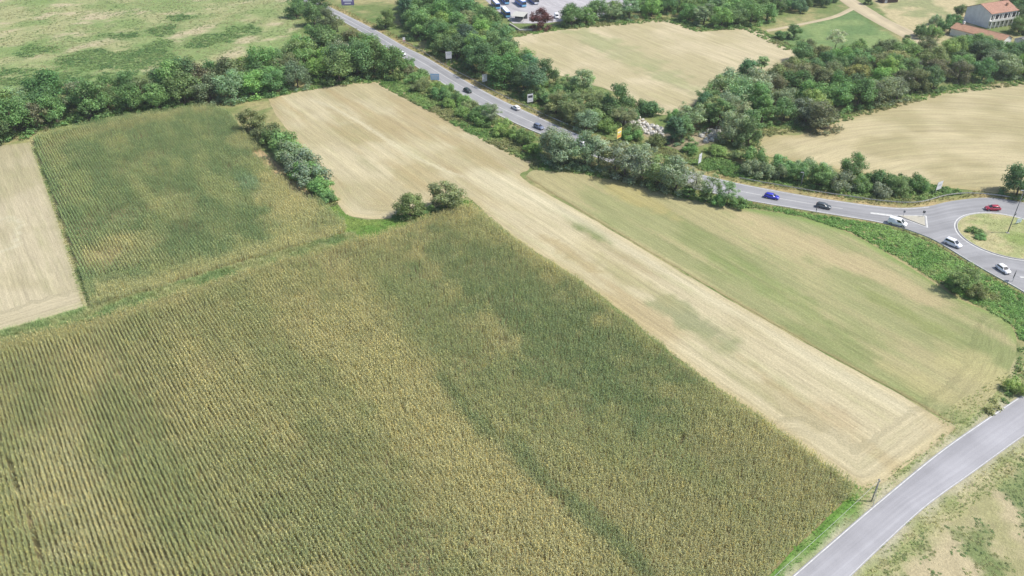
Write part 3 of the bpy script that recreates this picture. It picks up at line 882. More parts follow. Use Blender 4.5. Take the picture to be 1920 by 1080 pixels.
# undergrowth along hedges, road edges and wood margins
UNDER = [near(PP([(735, 158), (830, 206), (900, 244), (960, 274), (1000, 292)]), 0, 4.5, 2.2, 71), near(PP([(1010, 312), (1080, 318), (1180, 338), (1290, 366), (1390, 382)]), 0, 3.0, 1.6, 72),
         near(PP([(770, 100), (870, 150), (960, 196), (1080, 248), (1200, 292), (1330, 325)]), 4.5, 11, 0.55, 73), near(PP([(1340, 310), (1420, 338), (1500, 350), (1600, 362), (1700, 372), (1770, 366)]), 0, 6.5, 1.3, 74),
         near(PP([(0, 259), (100, 235), (230, 211), (330, 199), (430, 193), (500, 180), (640, 155), (735, 151)]), 0, 2.2, 1.2, 75), rand_in(PP([(1130, 262), (1220, 268), (1300, 300), (1400, 325), (1360, 320), (1250, 300), (1150, 270)]), 1.4, 76),
         near(PP([(1440, 248), (1560, 222), (1640, 202), (1750, 172), (1920, 152)]), 0, 4, .9, 77), near(PP([(960, 66), (1050, 52), (1250, 36), (1310, 55), (1400, 50), (1480, 90)]), 0, 4, .7, 78),
         near(PP([(500, 250), (560, 320), (620, 380)]), 0, 2.5, 1.6, 79), near(PP([(1840, 762), (1885, 725), (1910, 660)]), 0.5, 2.6, .7, 80), near(PP([(745, 410), (800, 400), (850, 386)]), 0, 1.6, 1.6, 82)]
p = off_road(np.vstack(UNDER)); p = p[dist_line(p[:, 0], p[:, 1], HW_FAR) > 3.2]; p = p[~inpoly(p[:, 0], p[:, 1], MOWN_B)]
def t_under(x, y):
    n = fbm(x, y, 6, 321); n2 = fbm(x, y, 14, 323); return lerp(lerp(BG1 * .7, BG2 * .8, sm(n, .35, .65)), BG3 * .85, .8 * sm(n2, .5, .66))
stuff('undergrowth', 'rough green undergrowth along the hedges and wood edges', p, CLUMPS, t_under, .6, 1.6, 44)

# verge grass of the lane, grass margins, dry grass beside the highway
VG = [near(ML_L, 0.7, 6, 3.5, 83), near(ML_R, 0.7, 4.5, 3.0, 84), rand_in(LAWN, 6, 85), near(PP([(0, 634), (170, 585), (300, 550), (500, 488), (650, 445)]), 0, 1.3, 3, 86), near(PP([(62, 264), (118, 420), (166, 575)]), 0, 1.2, 6, 87),
       near(PP([(884, 378), (960, 446), (1100, 537), (1300, 697), (1450, 802), (1600, 911)]), 0, .7, 5, 89)]
p = off_road(np.vstack(VG)); p = p[~inpoly(p[:, 0], p[:, 1], STUB_A) | (dist_line(p[:, 0], p[:, 1], STUB_A, True) < .6)]
def t_verge(x, y):
    n = fbm(x, y, 5, 331, 4); c = lerp(np.array([0.36, 0.44, 0.2]), np.array([0.56, 0.53, 0.32]), sm(n, .38, .62))
    d = dist_line(x, y, PP([(1450, 1080), (1520, 1010), (1580, 950), (1620, 930)])); c = lerp(c, np.array([0.22, 0.46, 0.1]), .9 * (1 - sm(d + 2 * (n - .5), .8, 2.6)))
    lw = 1 - sm(dist_line(x, y, PP([(620, 395), (660, 424), (700, 424), (800, 404), (872, 380)])), 5, 8)
    return lerp(c, np.array([0.2, 0.32, 0.08]), .85 * lw)
stuff('verge_grass', 'grass on the lane verges and between the fields', p, TUFTS, t_verge, .45, 1.05, 45)
p = near(PP([(-100, 662), (0, 638), (170, 590), (300, 555), (500, 493), (600, 463), (650, 450)]), 0, 3.0, 7, 86)
def t_strip(x, y):
    return lerp(np.array([.26, .36, .15]), np.array([.42, .44, .22]), sm(fbm(x, y, 4, 335), .35, .65))
stuff('strip_grass', 'tall pale green grass in the strip between the two corn fields', p, [tuft(340 + i, 1.0, 16, .045, .5) for i in range(5)], t_strip, .8, 1.3, 49)
p = near(HW_FAR, 0.6, 4.5, 1.6, 90); p = off_road(p)
p2 = off_road(near(HW_NEAR, 0.4, 2.0, 1.5, 91))
def t_dry(x, y):
    n = fbm(x, y, 6, 341); return lerp(np.array([0.36, 0.29, 0.15]), np.array([0.2, 0.22, 0.09]), sm(n, .45, .62))
stuff('verge_grass', 'dry straw coloured grass beside the main road', np.vstack([p, p2]), TUFTS, t_dry, .7, 1.4, 46)
p = rand_in(WEEDS, 2.2, 92); n = fbm(p[:, 0], p[:, 1], 6, 123, 4) + .25 * (fbm(p[:, 0], p[:, 1], 1.6, 351) - .5); p = p[n > .50]
def t_weed(x, y): return lerp(np.array([0.17, 0.25, 0.1]), np.array([0.28, 0.31, 0.14]), sm(fbm(x, y, 3, 353), .35, .65))
stuff('field_weeds', 'green weeds on the bare soil beyond the lane', p, CLUMPS, t_weed, .2, .55, 47, flat=.6)

# stream bed of pale boulders
M_ROCK = plain('pale_limestone', (0.49, 0.47, 0.43), 0.9, 0.2)
sheet('stream_bed', STREAM, 0.035, ground_mat('stream_gravel', .2), lambda x, y, b: lerp(alb(196, 182, 150), alb(160, 150, 120), sm(fbm(x, y, 3, 361), .4, .6)), 1.5, .8, 21)
sheet('stream_bed', STREAM2, 0.035, ground_mat('stream_gravel_far', .2), lambda x, y, b: lerp(alb(206, 196, 172), alb(170, 160, 130), sm(fbm(x, y, 3, 363), .4, .6)), 1.5, .8, 22)
def rocks(name, label, p, seed, s0, s1):
    r = np.random.default_rng(seed); V, F = [], []
    for (x, y) in p:
        s = r.uniform(s0, s1); bm = bmesh.new(); bmesh.ops.create_icosphere(bm, subdivisions=1, radius=1)
        n = len(V); sc = r.uniform(.65, 1.15, 3) * s; a = r.uniform(0, 6.28)
        for v in bm.verts:
            q = np.array(v.co) * r.uniform(.8, 1.2) * sc
            V.append((x + q[0] * math.cos(a) - q[1] * math.sin(a), y + q[0] * math.sin(a) + q[1] * math.cos(a), .3 * s + q[2]))
        F += [tuple(n + v.index for v in f.verts) for f in bm.faces]; bm.free()
    return tag(mesh_obj(name, V, F, M_ROCK), label, None, None, 'stuff')
p = rand_in(PP([(1140, 206), (1160, 204), (1200, 222), (1248, 248), (1240, 262), (1205, 248), (1170, 232)]), .8, 95)
rocks('stream_boulders', 'pale boulders heaped along the stream below the stubble field', p, 1, .4, 1.1)
p = rand_in(PP([(1310, 250), (1345, 238), (1368, 226), (1350, 262), (1320, 268)]), .7, 96)
rocks('stream_boulders', 'pale boulders under the willow trees beside the stream', p, 2, .4, 1.1)
p = rand_in(PP([(1738, 90), (1762, 88), (1764, 102), (1745, 112), (1712, 152), (1694, 156)]), .35, 97)
rocks('stream_boulders', 'pale stones in the stream bed near the farmhouse', p, 3, .3, .9)
# ------------------------------------------------------------------ trees and bushes
def leaves(r, lobes, n, size, up=0.5, flat=1.0, dens=0.45):
    """leaf faces spread through the lobes (x, y, z, radius, tone)"""
    lob = np.array(lobes); wts = lob[:, 3] ** 2; k = r.choice(len(lob), n, p=wts / wts.sum())
    d = r.normal(size=(n, 3)); d /= np.linalg.norm(d, axis=1)[:, None]
    rad = lob[k, 3][:, None] * (r.random(n) ** dens)[:, None]
    p = lob[k, :3] + d * rad * np.array([1, 1, flat])
    nn = d * .85 + np.array([0, 0, up * .8]) + r.normal(0, .34, (n, 3)); nn /= np.linalg.norm(nn, axis=1)[:, None]
    a = np.cross(nn, r.normal(size=(n, 3))); a /= np.linalg.norm(a, axis=1)[:, None]; b = np.cross(nn, a)
    s = (size * r.uniform(.55, 1.35, n))[:, None]
    q = np.stack([p - a * s, p - b * s * r.uniform(.4, .8, (n, 1)), p + a * s * r.uniform(.7, 1.1, (n, 1)), p + b * s * r.uniform(.4, .8, (n, 1))], 1)
    v = lob[k, 4] * r.uniform(.7, 1.3, n)
    var = np.c_[v * r.uniform(.9, 1.15, n), v, v * r.uniform(.8, 1.1, n)]
    ok = p[:, 2] > 0.05
    return q[ok], var[ok]

def make_crown(seed, kind):
    r = np.random.default_rng(seed); L = []
    def shell(n, rx, z0, z1, lr0, lr1, fill=.55, egg=0.0):
        zc, hz = (z0 + z1) / 2, (z1 - z0) / 2
        for i in range(n):
            d = r.normal(size=3); d /= np.linalg.norm(d)
            if d[2] < -.3: d[2] *= .5
            rr = r.uniform(fill, 1.0); lr = r.uniform(lr0, lr1)
            k = 1 - egg * d[2]
            L.append((d[0] * (rx - lr * .45) * rr * k, d[1] * (rx - lr * .45) * rr * k, zc + d[2] * (hz - lr * .4) * rr, lr, r.uniform(.74, 1.3)))
    def skirt(n, rx, lr):
        for i in range(n):
            a = 2 * math.pi * (i + r.uniform(-.3, .3)) / n; k = r.uniform(.6, .85) * rx
            L.append((k * math.cos(a), k * math.sin(a), r.uniform(.5, 1.3) * lr, lr * r.uniform(.8, 1.2), r.uniform(.74, 1.25)))
    if kind == 'round':      # H 9 R 4
        shell(34, 4.0, -.3, 9.0, .8, 1.6, .55, .16); skirt(9, 4.0, 1.0); q = leaves(r, L, 6200, .2)
    elif kind == 'tall':     # H 11 R 3
        shell(34, 3.0, .2, 11.0, .7, 1.3, .5, .25); skirt(7, 3.0, .9); q = leaves(r, L, 5600, .2)
    elif kind == 'feather':  # H 11 R 3.8, layered
        shell(46, 3.8, .8, 11.0, .6, 1.3, .45, .06); skirt(8, 3.6, .9); q = leaves(r, L, 6000, .18, .7, .75, .5)
    elif kind == 'bush':     # H 4 R 3
        shell(26, 3.0, -.6, 4.0, .6, 1.1, .5, .1); q = leaves(r, L, 3600, .17)
    elif kind == 'sparse':   # H 9 R 3.2
        shell(34, 3.2, .8, 9.0, .5, 1.0, .45, .1); q = leaves(r, L, 3000, .16, .5, .9, .6)
    elif kind == 'column':   # H 8 R 1.5
        shell(20, 1.5, .2, 8.0, .5, .8, .4, .2); q = leaves(r, L, 1900, .2)
    return proto('crown', *q, M_LEAF), L

def make_trunk(seed, kind, L):
    r = random.Random(seed); m = MB()
    top = {'round': 5.5, 'tall': 7.5, 'feather': 6.5, 'bush': 1.6, 'sparse': 6.0, 'column': 5.5}[kind]; rb = {'bush': .09, 'column': .13, 'sparse': .13}.get(kind, .24)
    pts = [(0, 0, -.1)]; x = y = 0
    for i in range(1, 5):
        x += r.uniform(-.15, .15); y += r.uniform(-.15, .15); pts.append((x, y, top * i / 4))
    m.tube(pts, [rb, rb * .85, rb * .65, rb * .45, rb * .25], 6)
    idx = sorted(range(len(L)), key=lambda i: r.random())[:9]
    for i in idx:
        l = L[i]; z0 = min(max(.2, l[2] * .55), top * .9); t = z0 / top; k = min(3, int(t * 4)); f = t * 4 - k
        b = Vector(pts[k]).lerp(Vector(pts[k + 1]), f); e = Vector(l[:3]); md = b.lerp(e, .5) + Vector((0, 0, .15))
        m.tube([b, md, e], [rb * .42, rb * .28, rb * .1], 4)
    return m.mesh('trunk', M_BARK)

KINDS = {}
for kd, ns in (('round', 5), ('tall', 4), ('feather', 4), ('bush', 5), ('sparse', 3), ('column', 2)):
    KINDS[kd] = []
    for i in range(ns):
        c, L = make_crown(1000 + 37 * i + len(kd) * 11, kd); KINDS[kd].append((c, make_trunk(5 + i, kd, L)))
SIZE = {'round': (9, 4), 'tall': (11, 3), 'feather': (11, 3.8), 'bush': (4, 3), 'sparse': (9, 3.2), 'column': (8, 1.5)}

# leaf colours (surface colours of the foliage)
GREEN = {'dark': (0.13, 0.235, 0.10), 'mid': (0.18, 0.305, 0.12), 'bright': (0.235, 0.375, 0.125), 'grey': (0.25, 0.345, 0.215), 'silver': (0.33, 0.40, 0.29), 'olive': (0.205, 0.265, 0.125), 'brown': (0.175, 0.20, 0.11), 'yellow': (0.29, 0.325, 0.14), 'red': (0.17, 0.075, 0.07), 'pale': (0.25, 0.32, 0.16), 'blue': (0.12, 0.235, 0.14)}
WORD = {'dark': 'dark green', 'mid': 'mid green', 'bright': 'bright green', 'grey': 'grey green', 'silver': 'silvery grey', 'olive': 'olive green', 'brown': 'brownish half dry', 'yellow': 'yellow green', 'red': 'dark red leaved', 'pale': 'pale green', 'blue': 'bluish green'}
SHAPE = {'round': ('rounded_tree', 'rounded tree', 'tree'), 'tall': ('tall_tree', 'tall tree', 'tree'), 'feather': ('feathery_tree', 'feathery tree', 'tree'), 'bush': ('bush', 'bush', 'bush'), 'sparse': ('thin_tree', 'thin crowned tree', 'tree'), 'column': ('column_tree', 'narrow tree', 'tree')}
TREES = []
def project(x, y):
    c, s = math.cos(CAM_PITCH), math.sin(CAM_PITCH); d = y * c + CAM_H * s
    return 960 + CAM_F * x / d, 540 + CAM_F * (CAM_H * c - y * s) / d
TR = random.Random(11)
def tree(kind, col, px, py, H, R, belt=None, label=None, pos=None, jit=.1):
    p = Vector((pos[0], pos[1], 0)) if pos is not None else P(px, py)
    R *= 1.22; H *= 1.08
    nm, word, cat = SHAPE[kind]
    c, t = TR.choice(KINDS[kind]); h0, r0 = SIZE[kind]
    e = empty(nm, p, TR.uniform(0, 6.28)); e.scale = (R / r0, R / r0, H / h0)
    g = GREEN[col]; v = TR.uniform(.85, 1.18); q = [x * v * TR.uniform(1 - jit, 1 + jit) for x in g]
    tr = share('trunk', t, e); cr = share('crown', c, e); cr.color = (*q, 1)
    TREES.append(dict(o=e, kind=kind, col=col, belt=belt, label=label, p=p, R=R, H=H))
    return e

def belt(name, poly, spacing, mix, seed, hs=(.85, 1.15), clear=()):
    """poly: pixel outline of where the trunks stand; mix: (weight, kind, colour, H, R)"""
    spacing *= 1.32; g = PP(poly); r = np.random.default_rng(seed); pts = rand_in(g, 0.9, seed)
    took = []
    for p in pts:
        if any((p[0] - q[0]) ** 2 + (p[1] - q[1]) ** 2 < spacing ** 2 for q in took): continue
        if any((p[0] - t['p'].x) ** 2 + (p[1] - t['p'].y) ** 2 < (spacing * .62) ** 2 for t in TREES): continue
        x = np.array([p[0]]); y = np.array([p[1]])
        w = np.array([m[0] for m in mix], float); m = mix[r.choice(len(mix), p=w / w.sum())]
        if dist_line(x, y, HW_FAR)[0] < 3.5 + 1.05 * m[4] or dist_line(x, y, HW_NEAR)[0] < 2.6 or inpoly(x, y, ROAD_POLY)[0]: continue
        if any(inpoly(x, y, c)[0] for c in clear): continue
        ix, iy = project(p[0], p[1])
        if ix < -45 or ix > 1965 or iy < 3: continue
        took.append(p)
        s = r.uniform(*hs)
        tree(m[1], m[2], 0, 0, m[3] * s * r.uniform(.9, 1.1) * 1.12, m[4] * s * 1.14, name, None, p)
    print(name, len(took))

# --- single trees and bushes one can point at
S = tree
S('round', 'olive', 838, 390, 8.6, 5.0, label='larger of two olive trees standing at the corn corner')
S('round', 'olive', 770, 406, 7.4, 3.9, label='smaller of two olive trees left of the corn corner')
S('bush', 'mid', 800, 398, 2.2, 2.2, label='low bush between the two trees at the corn corner')
S('round', 'olive', 476, 246, 8.5, 4.6, label='olive brown tree at the top of the hedge beside the corn')
S('bush', 'olive', 504, 264, 6.5, 4.4, label='olive bush second from the top of the hedge beside the corn')
for i, (x, y, h, r, c) in enumerate([(536, 288, 6.0, 4.6, 'mid'), (553, 306, 6.4, 4.6, 'grey'), (570, 326, 6.6, 4.6, 'grey'), (588, 346, 6.0, 4.4, 'grey'), (604, 364, 4.6, 3.6, 'mid'), (522, 274, 5.6, 4.2, 'mid'), (561, 316, 5.6, 4.0, 'grey'), (545, 300, 5.0, 4.0, 'mid'), (578, 338, 5.6, 4.0, 'mid'), (616, 376, 2.8, 2.2, 'mid')]):
    S('bush', c, x, y, h * 1.15, r * 1.2, belt='hedge beside the upper corn')
S('round', 'brown', 1540, 242, 9.5, 6.2, label='large brownish domed tree casting shade on the right stubble field')
S('round', 'dark', 1906, 366, 9.5, 4.6, label='dark green tree beside the roundabout at the right edge')
S('sparse', 'olive', 1804, 546, 7.0, 3.8, label='olive thin tree on the bramble bank near the white hatchback')
S('bush', 'olive', 1830, 556, 3.4, 2.4, label='olive bush on the bramble bank below the roundabout')
S('bush', 'mid', 1790, 540, 3.2, 2.8, label='dark green bush at the foot of the bramble bank')
S('bush', 'mid', 1826, 437, 1.5, 2.0, label='low green shrub at the left on the roundabout island')
S('bush', 'mid', 1838, 447, 1.2, 1.7, label='lower of two green shrubs on the roundabout island')
S('bush', 'bright', 1902, 734, 3.0, 2.1, label='bright green bush beside the lane at the right edge')
S('round', 'mid', 724, 52, 8.5, 4.6, label='round green tree beside the main road near the purple billboard')
for x, y, h, r, c, k in [(556, 32, 9, 5, 'mid', 'round'), (590, 48, 11, 5, 'mid', 'round'), (612, 56, 10, 4.5, 'olive', 'round'), (572, 18, 8, 5, 'mid', 'round'), (602, 24, 9, 4.5, 'dark', 'round'), (634, 60, 8.5, 3.5, 'grey', 'sparse')]:
    S(k, c, x, y, h, r, belt='far road clump')
S('column', 'bright', 583, 72, 7, 2.2, label='small bright green tree in front of the far road clump')
S('round', 'dark', 1026, 160, 10, 4.8, label='dark green tree leaning over the edge of the far stubble field')
S('tall', 'grey', 1092, 184, 12.5, 3.9, label='tall open grey green tree below the far stubble field')
S('round', 'dark', 1154, 212, 11.0, 4.9, label='dark green tree standing alone below the far stubble field')
S('bush', 'dark', 1180, 224, 4.5, 3.4, label='dark bush right of the lone dark tree below the stubble')
S('round', 'pale', 1042, 214, 8.0, 5.0, label='pale green spreading tree behind the white road billboard')
S('round', 'pale', 1078, 232, 8.0, 4.6, label='pale green tree between the highway and the boulders')
S('round', 'grey', 1100, 244, 7.5, 4.2, label='grey green tree left of the stream boulders')
S('tall', 'blue', 1262, 268, 10, 3.2, label='dark bluish tree rising between the two boulder heaps')
S('tall', 'mid', 1278, 262, 9, 3.2, label='mid green tree just right of the dark bluish tree')
S('feather', 'grey', 1292, 246, 11, 5.0, belt='willow wood by the stream')
S('feather', 'pale', 1330, 232, 10, 4.6, belt='willow wood by the stream')
S('round', 'grey', 1372, 266, 11.5, 5.0, belt='willow wood by the stream')
S('round', 'mid', 1402, 276, 9.5, 4.2, belt='willow wood by the stream')
S('feather', 'grey', 1382, 236, 11, 4.6, belt='willow wood by the stream')
S('round', 'bright', 1655, 148, 8.5, 4.4, label='brightest green tree in the middle of the stream wood')
S('round', 'yellow', 1600, 158, 8.5, 5.0, label='yellow green tree in the middle of the stream wood')
S('round', 'yellow', 1648, 186, 7.5, 4.6, label='yellow green tree at the field edge of the stream wood')
S('round', 'olive', 1490, 170, 10.5, 6.0, label='big olive brown tree at the left of the stream wood')
S('round', 'brown', 1535, 176, 11, 5.4, label='big brownish tree in the stream wood behind the domed tree')
S('round', 'brown', 1448, 190, 9.0, 4.6, label='brownish tree at the upper left edge of the stream wood')
S('column', 'grey', 1427, 134, 6.5, 2.6, label='small grey tree standing in the edge of the far stubble')
S('sparse', 'silver', 1565, 92, 8.5, 4.0, label='silvery tree above the stream wood by the green meadow')
S('bush', 'brown', 1515, 92, 4.5, 3.8, label='brownish bush at the right end of the far stubble')
S('bush', 'brown', 1562, 106, 4.5, 4.0, label='brown bush in front of the silvery tree')
S('tall', 'mid', 1488, 72, 7, 3.0, label='slim green tree at the right corner of the far stubble')
S('bush', 'dark', 1466, 72, 3.5, 3.6, label='dark bush at the right corner of the far stubble')
S('tall', 'mid', 1606, 112, 9, 3.2, label='tall green tree rising left of the green meadow')
S('bush', 'dark', 1728, 70, 6, 4.6, belt='garden bushes left of the farmhouse')
S('bush', 'mid', 1748, 72, 6, 4.2, belt='garden bushes left of the farmhouse')
S('bush', 'dark', 1770, 60, 6, 4.4, belt='garden bushes left of the farmhouse')
S('bush', 'dark', 1785, 48, 5.5, 3.6, belt='garden bushes left of the farmhouse')
S('bush', 'silver', 1752, 46, 5, 2.8, label='silvery garden bush left of the farmhouse')
S('bush', 'olive', 1800, 30, 6, 3.4, belt='garden bushes left of the farmhouse')
S('round', 'dark', 1628, 8, 5.5, 2.4, label='small lone tree in the dry grass at the top')
S('column', 'olive', 1697, 83, 4.5, 1.6, label='small shrub at the end of the farm path')
S('round', 'red', 1013, 54, 9.5, 5.0, label='dark red leaved tree beside the bus shelter')

# --- hedges and woods
belt('wood behind the upper corn', [(-40, 272), (20, 255), (100, 235), (230, 213), (330, 202), (420, 195), (500, 178), (560, 165), (640, 154), (700, 149), (740, 144), (700, 118), (650, 100), (600, 104), (520, 138), (430, 162), (330, 176), (200, 186), (100, 200), (-40, 224)], 5.4,
     [(4.5, 'round', 'mid', 9.4, 4.7), (3.5, 'round', 'dark', 9.8, 4.7), (1.6, 'round', 'grey', 9.0, 4.5), (1.2, 'tall', 'mid', 11, 3.6), (.6, 'round', 'brown', 8.5, 4.0), (.8, 'round', 'olive', 8.5, 4.3), (1, 'round', 'bright', 8.8, 4.4)], 401, (.92, 1.32))
belt('hedge below the main road', [(738, 152), (770, 158), (835, 200), (900, 238), (960, 268), (1000, 286), (985, 262), (900, 215), (820, 160), (760, 120)], 3.9,
     [(3, 'bush', 'mid', 3.6, 2.8), (2, 'bush', 'olive', 3.8, 2.8), (2, 'bush', 'bright', 3.2, 2.6), (1.4, 'bush', 'pale', 3.8, 2.7), (.6, 'sparse', 'olive', 6.5, 2.2)], 402)
S('sparse', 'silver', 922, 232, 7.5, 3.6, label='thin silvery tree overhanging the main road near the white car')
belt('roadside tree row', [(1005, 302), (1060, 313), (1130, 325), (1200, 345), (1262, 360), (1285, 366), (1275, 350), (1190, 332), (1100, 306), (1030, 290)], 3.7,
     [(2.6, 'round', 'grey', 9.5, 4.2), (3, 'round', 'silver', 9.5, 4.2), (1, 'feather', 'silver', 10, 4.0), (.8, 'round', 'pale', 9, 4.0)], 403, (.85, 1.12))
for x, y, h, r, c, k in [(1300, 368, 8.5, 3.4, 'silver', 'sparse'), (1332, 377, 8.0, 3.0, 'grey', 'sparse'), (1362, 384, 7.5, 3.0, 'grey', 'sparse'), (1322, 378, 4.5, 1.7, 'mid', 'column'), (1290, 372, 4.5, 1.7, 'mid', 'column'), (1348, 384, 3.2, 2.2, 'mid', 'bush'), (1382, 388, 3.2, 2.4, 'mid', 'bush')]:
    S(k, c, x, y, h, r, belt='thin end of the tree row')
belt('wood beside the bus yard', [(790, 80), (850, 122), (910, 152), (960, 180), (1000, 200), (1010, 175), (985, 135), (945, 98), (922, 62), (884, 32), (850, 12), (800, 6), (760, 20), (770, 55)], 6.2,
     [(4, 'round', 'dark', 10.5, 5.2), (4, 'round', 'mid', 10.0, 5.2), (1.6, 'round', 'bright', 9.0, 4.8), (1, 'tall', 'blue', 12, 4.0), (.6, 'round', 'pale', 8.5, 4.4)], 404, (.82, 1.12))
belt('thicket below the far stubble', [(1000, 200), (1060, 232), (1110, 246), (1200, 262), (1180, 225), (1130, 200), (1060, 168), (1010, 150)], 5.2,
     [(2, 'bush', 'mid', 4.5, 3.6), (2, 'bush', 'bright', 4.0, 3.4), (1.5, 'bush', 'olive', 4.2, 3.4), (1, 'feather', 'pale', 7, 4.0)], 405)
belt('bushes above the stream boulders', [(1180, 206), (1215, 215), (1260, 236), (1285, 240), (1300, 215), (1250, 220), (1210, 210)], 4.2,
     [(2, 'bush', 'mid', 3.8, 3.0), (2, 'bush', 'dark', 4.2, 3.2), (1, 'bush', 'brown', 3.5, 2.8)], 406)
belt('scrub above the main road', [(1130, 258), (1200, 270), (1290, 290), (1330, 300), (1400, 310), (1400, 292), (1330, 280), (1270, 285), (1200, 262)], 4.6,
     [(3, 'bush', 'mid', 3.0, 2.8), (2, 'bush', 'bright', 2.6, 2.8), (1, 'bush', 'olive', 3.4, 2.8)], 407)
belt('willow wood by the stream', [(1285, 215), (1330, 240), (1395, 285), (1420, 262), (1440, 235), (1425, 190), (1400, 160), (1340, 190)], 5.2,
     [(3, 'round', 'grey', 10.5, 4.6), (1, 'feather', 'mid', 10, 4.4), (2, 'tall', 'mid', 11, 3.8), (1, 'feather', 'pale', 9.5, 4.2), (1, 'tall', 'blue', 11, 3.2)], 408, (.8, 1.1))
belt('stream wood', [(1440, 230), (1500, 235), (1580, 212), (1640, 198), (1700, 182), (1760, 166), (1860, 150), (1930, 142), (1930, 105), (1860, 110), (1800, 98), (1762, 96), (1700, 106), (1640, 108), (1580, 118), (1500, 112), (1440, 150)], 5.8,
     [(3, 'round', 'mid', 8.5, 4.4), (2.4, 'round', 'dark', 8.5, 4.4), (1.6, 'round', 'olive', 8.0, 4.2), (1.2, 'round', 'bright', 8.0, 4.2), (1, 'round', 'yellow', 7.5, 4.0), (1, 'round', 'grey', 8.5, 4.4), (.8, 'round', 'brown', 8.0, 4.2), (1.6, 'bush', 'mid', 4.5, 3.8)], 409, (.8, 1.12), (STREAM2, PP([(1772, 60), (1772, 90), (1830, 104), (1960, 112), (1960, 60)])))
belt('trees before the farm buildings', [(1775, 98), (1830, 116), (1895, 124), (1930, 122), (1930, 110), (1890, 106), (1860, 104), (1800, 88)], 5.2,
     [(3, 'round', 'mid', 6.6, 4.4), (2, 'round', 'blue', 6.6, 4.4), (1, 'bush', 'olive', 4.5, 3.6)], 410)
belt('hedge beyond the main road', [(1380, 322), (1420, 332), (1500, 345), (1560, 354), (1640, 370), (1700, 372), (1760, 362), (1745, 348), (1680, 345), (1600, 335), (1500, 318), (1400, 305)], 4.4,
     [(3, 'bush', 'mid', 4.4, 3.2), (2, 'bush', 'grey', 4.6, 3.2), (2, 'bush', 'dark', 4.2, 3.0), (1.2, 'round', 'mid', 6.5, 3.0), (.9, 'bush', 'olive', 3.6, 2.8)], 411, (.8, 1.15))
belt('trees behind the far stubble', [(1062, 49), (1090, 45), (1140, 40), (1200, 34), (1260, 30), (1300, 50), (1350, 52), (1400, 46), (1440, 44), (1460, 28), (1455, -10), (1250, -10), (1210, 14), (1150, 26), (1060, 40)], 6.0,
     [(3, 'round', 'mid', 8.5, 4.6), (2.4, 'round', 'dark', 8.5, 4.6), (1, 'round', 'bright', 7.5, 4.2), (1, 'bush', 'olive', 4.5, 4.0), (1, 'feather', 'grey', 9, 4.4)], 412, (.8, 1.12), (YARD,))
belt('hedge beside the farm path', [(1455, 26), (1500, 24), (1562, 10), (1580, -8), (1460, -8)], 4.6, [(1, 'bush', 'dark', 6.0, 3.4), (1, 'bush', 'blue', 5.5, 3.4)], 413)
belt('trees behind the farmhouse', [(1900, 60), (1960, 80), (1980, 10), (1925, -20), (1870, -20), (1890, 10), (1905, 30)], 6.0, [(2, 'round', 'dark', 8, 4.4), (1, 'round', 'mid', 8, 4.4), (1, 'round', 'brown', 6, 3.6)], 414)
belt('trees at the top centre', [(760, 18), (800, 4), (850, 6), (905, -6), (880, -25), (700, -25), (740, 0)], 6.5, [(2, 'round', 'mid', 8, 4.6), (1, 'round', 'dark', 8, 4.6), (1, 'round', 'olive', 7, 4.2)], 415)

ORD = 'first second third fourth fifth sixth seventh eighth ninth tenth eleventh twelfth thirteenth fourteenth fifteenth sixteenth seventeenth eighteenth nineteenth twentieth'.split()
def ordinal(i):
    if i < 20: return ORD[i]
    t = ['', '', 'twenty', 'thirty', 'forty', 'fifty', 'sixty', 'seventy', 'eighty']; a, b = divmod(i + 1, 10)
    return (t[a] + '-' + ORD[b - 1]) if b else t[a][:-1] + 'ieth'
fam = {}
for t in TREES:
    nm, word, cat = SHAPE[t['kind']]
    if t['label']: tag(t['o'], t['label'], cat)
    else: fam.setdefault((t['belt'], t['kind'], t['col']), []).append(t)
for (b, k, c), ts in fam.items():
    ts.sort(key=lambda t: t['p'].x / (t['p'].y * .834 + 61)); word = WORD[c] + ' ' + SHAPE[k][1]
    for i, t in enumerate(ts):
        if len(ts) == 1: lab = 'the only %s in the %s' % (word, b)
        else: lab = '%s %s from left in the %s' % (ordinal(i), word, b)
        tag(t['o'], lab, SHAPE[k][2], b)
print('trees', len(TREES))
# ------------------------------------------------------------------ roundabout
RB = []
for p in [(1793, 420), (1802, 405), (1815, 401), (1837, 398), (1863, 399), (1883, 402.5), (1902, 407), (1917, 411), (1796, 433), (1807, 447), (1827, 462.5), (1853, 475), (1883, 484), (1913, 487.5)]:
    RB.append(P(*p)[:2])
RB = np.array(RB); sol = np.linalg.lstsq(np.c_[2 * RB, np.ones(len(RB))], (RB ** 2).sum(1), rcond=None)[0]
RC = sol[:2]; RR = math.sqrt(sol[2] + RC @ RC)
ring = lambda r, n=96: np.array([(RC[0] + r * math.cos(2 * math.pi * k / n), RC[1] + r * math.sin(2 * math.pi * k / n)) for k in range(n + 1)])
stripe(ring(RR), 0, 0.28, 0.09)
m = MB(); n = 96
for r0, z0 in ((RR - .5, .08), (RR - .5, .2), (RR - .75, .2), (RR - .75, .1)):
    m.v += [(RC[0] + r0 * math.cos(2 * math.pi * k / n), RC[1] + r0 * math.sin(2 * math.pi * k / n), z0) for k in range(n)]
m.f = [(j * n + k, j * n + (k + 1) % n, (j + 1) * n + (k + 1) % n, (j + 1) * n + k) for j in range(3) for k in range(n)]
tag(m.obj('roundabout_kerb', M_CONC), kind='structure')
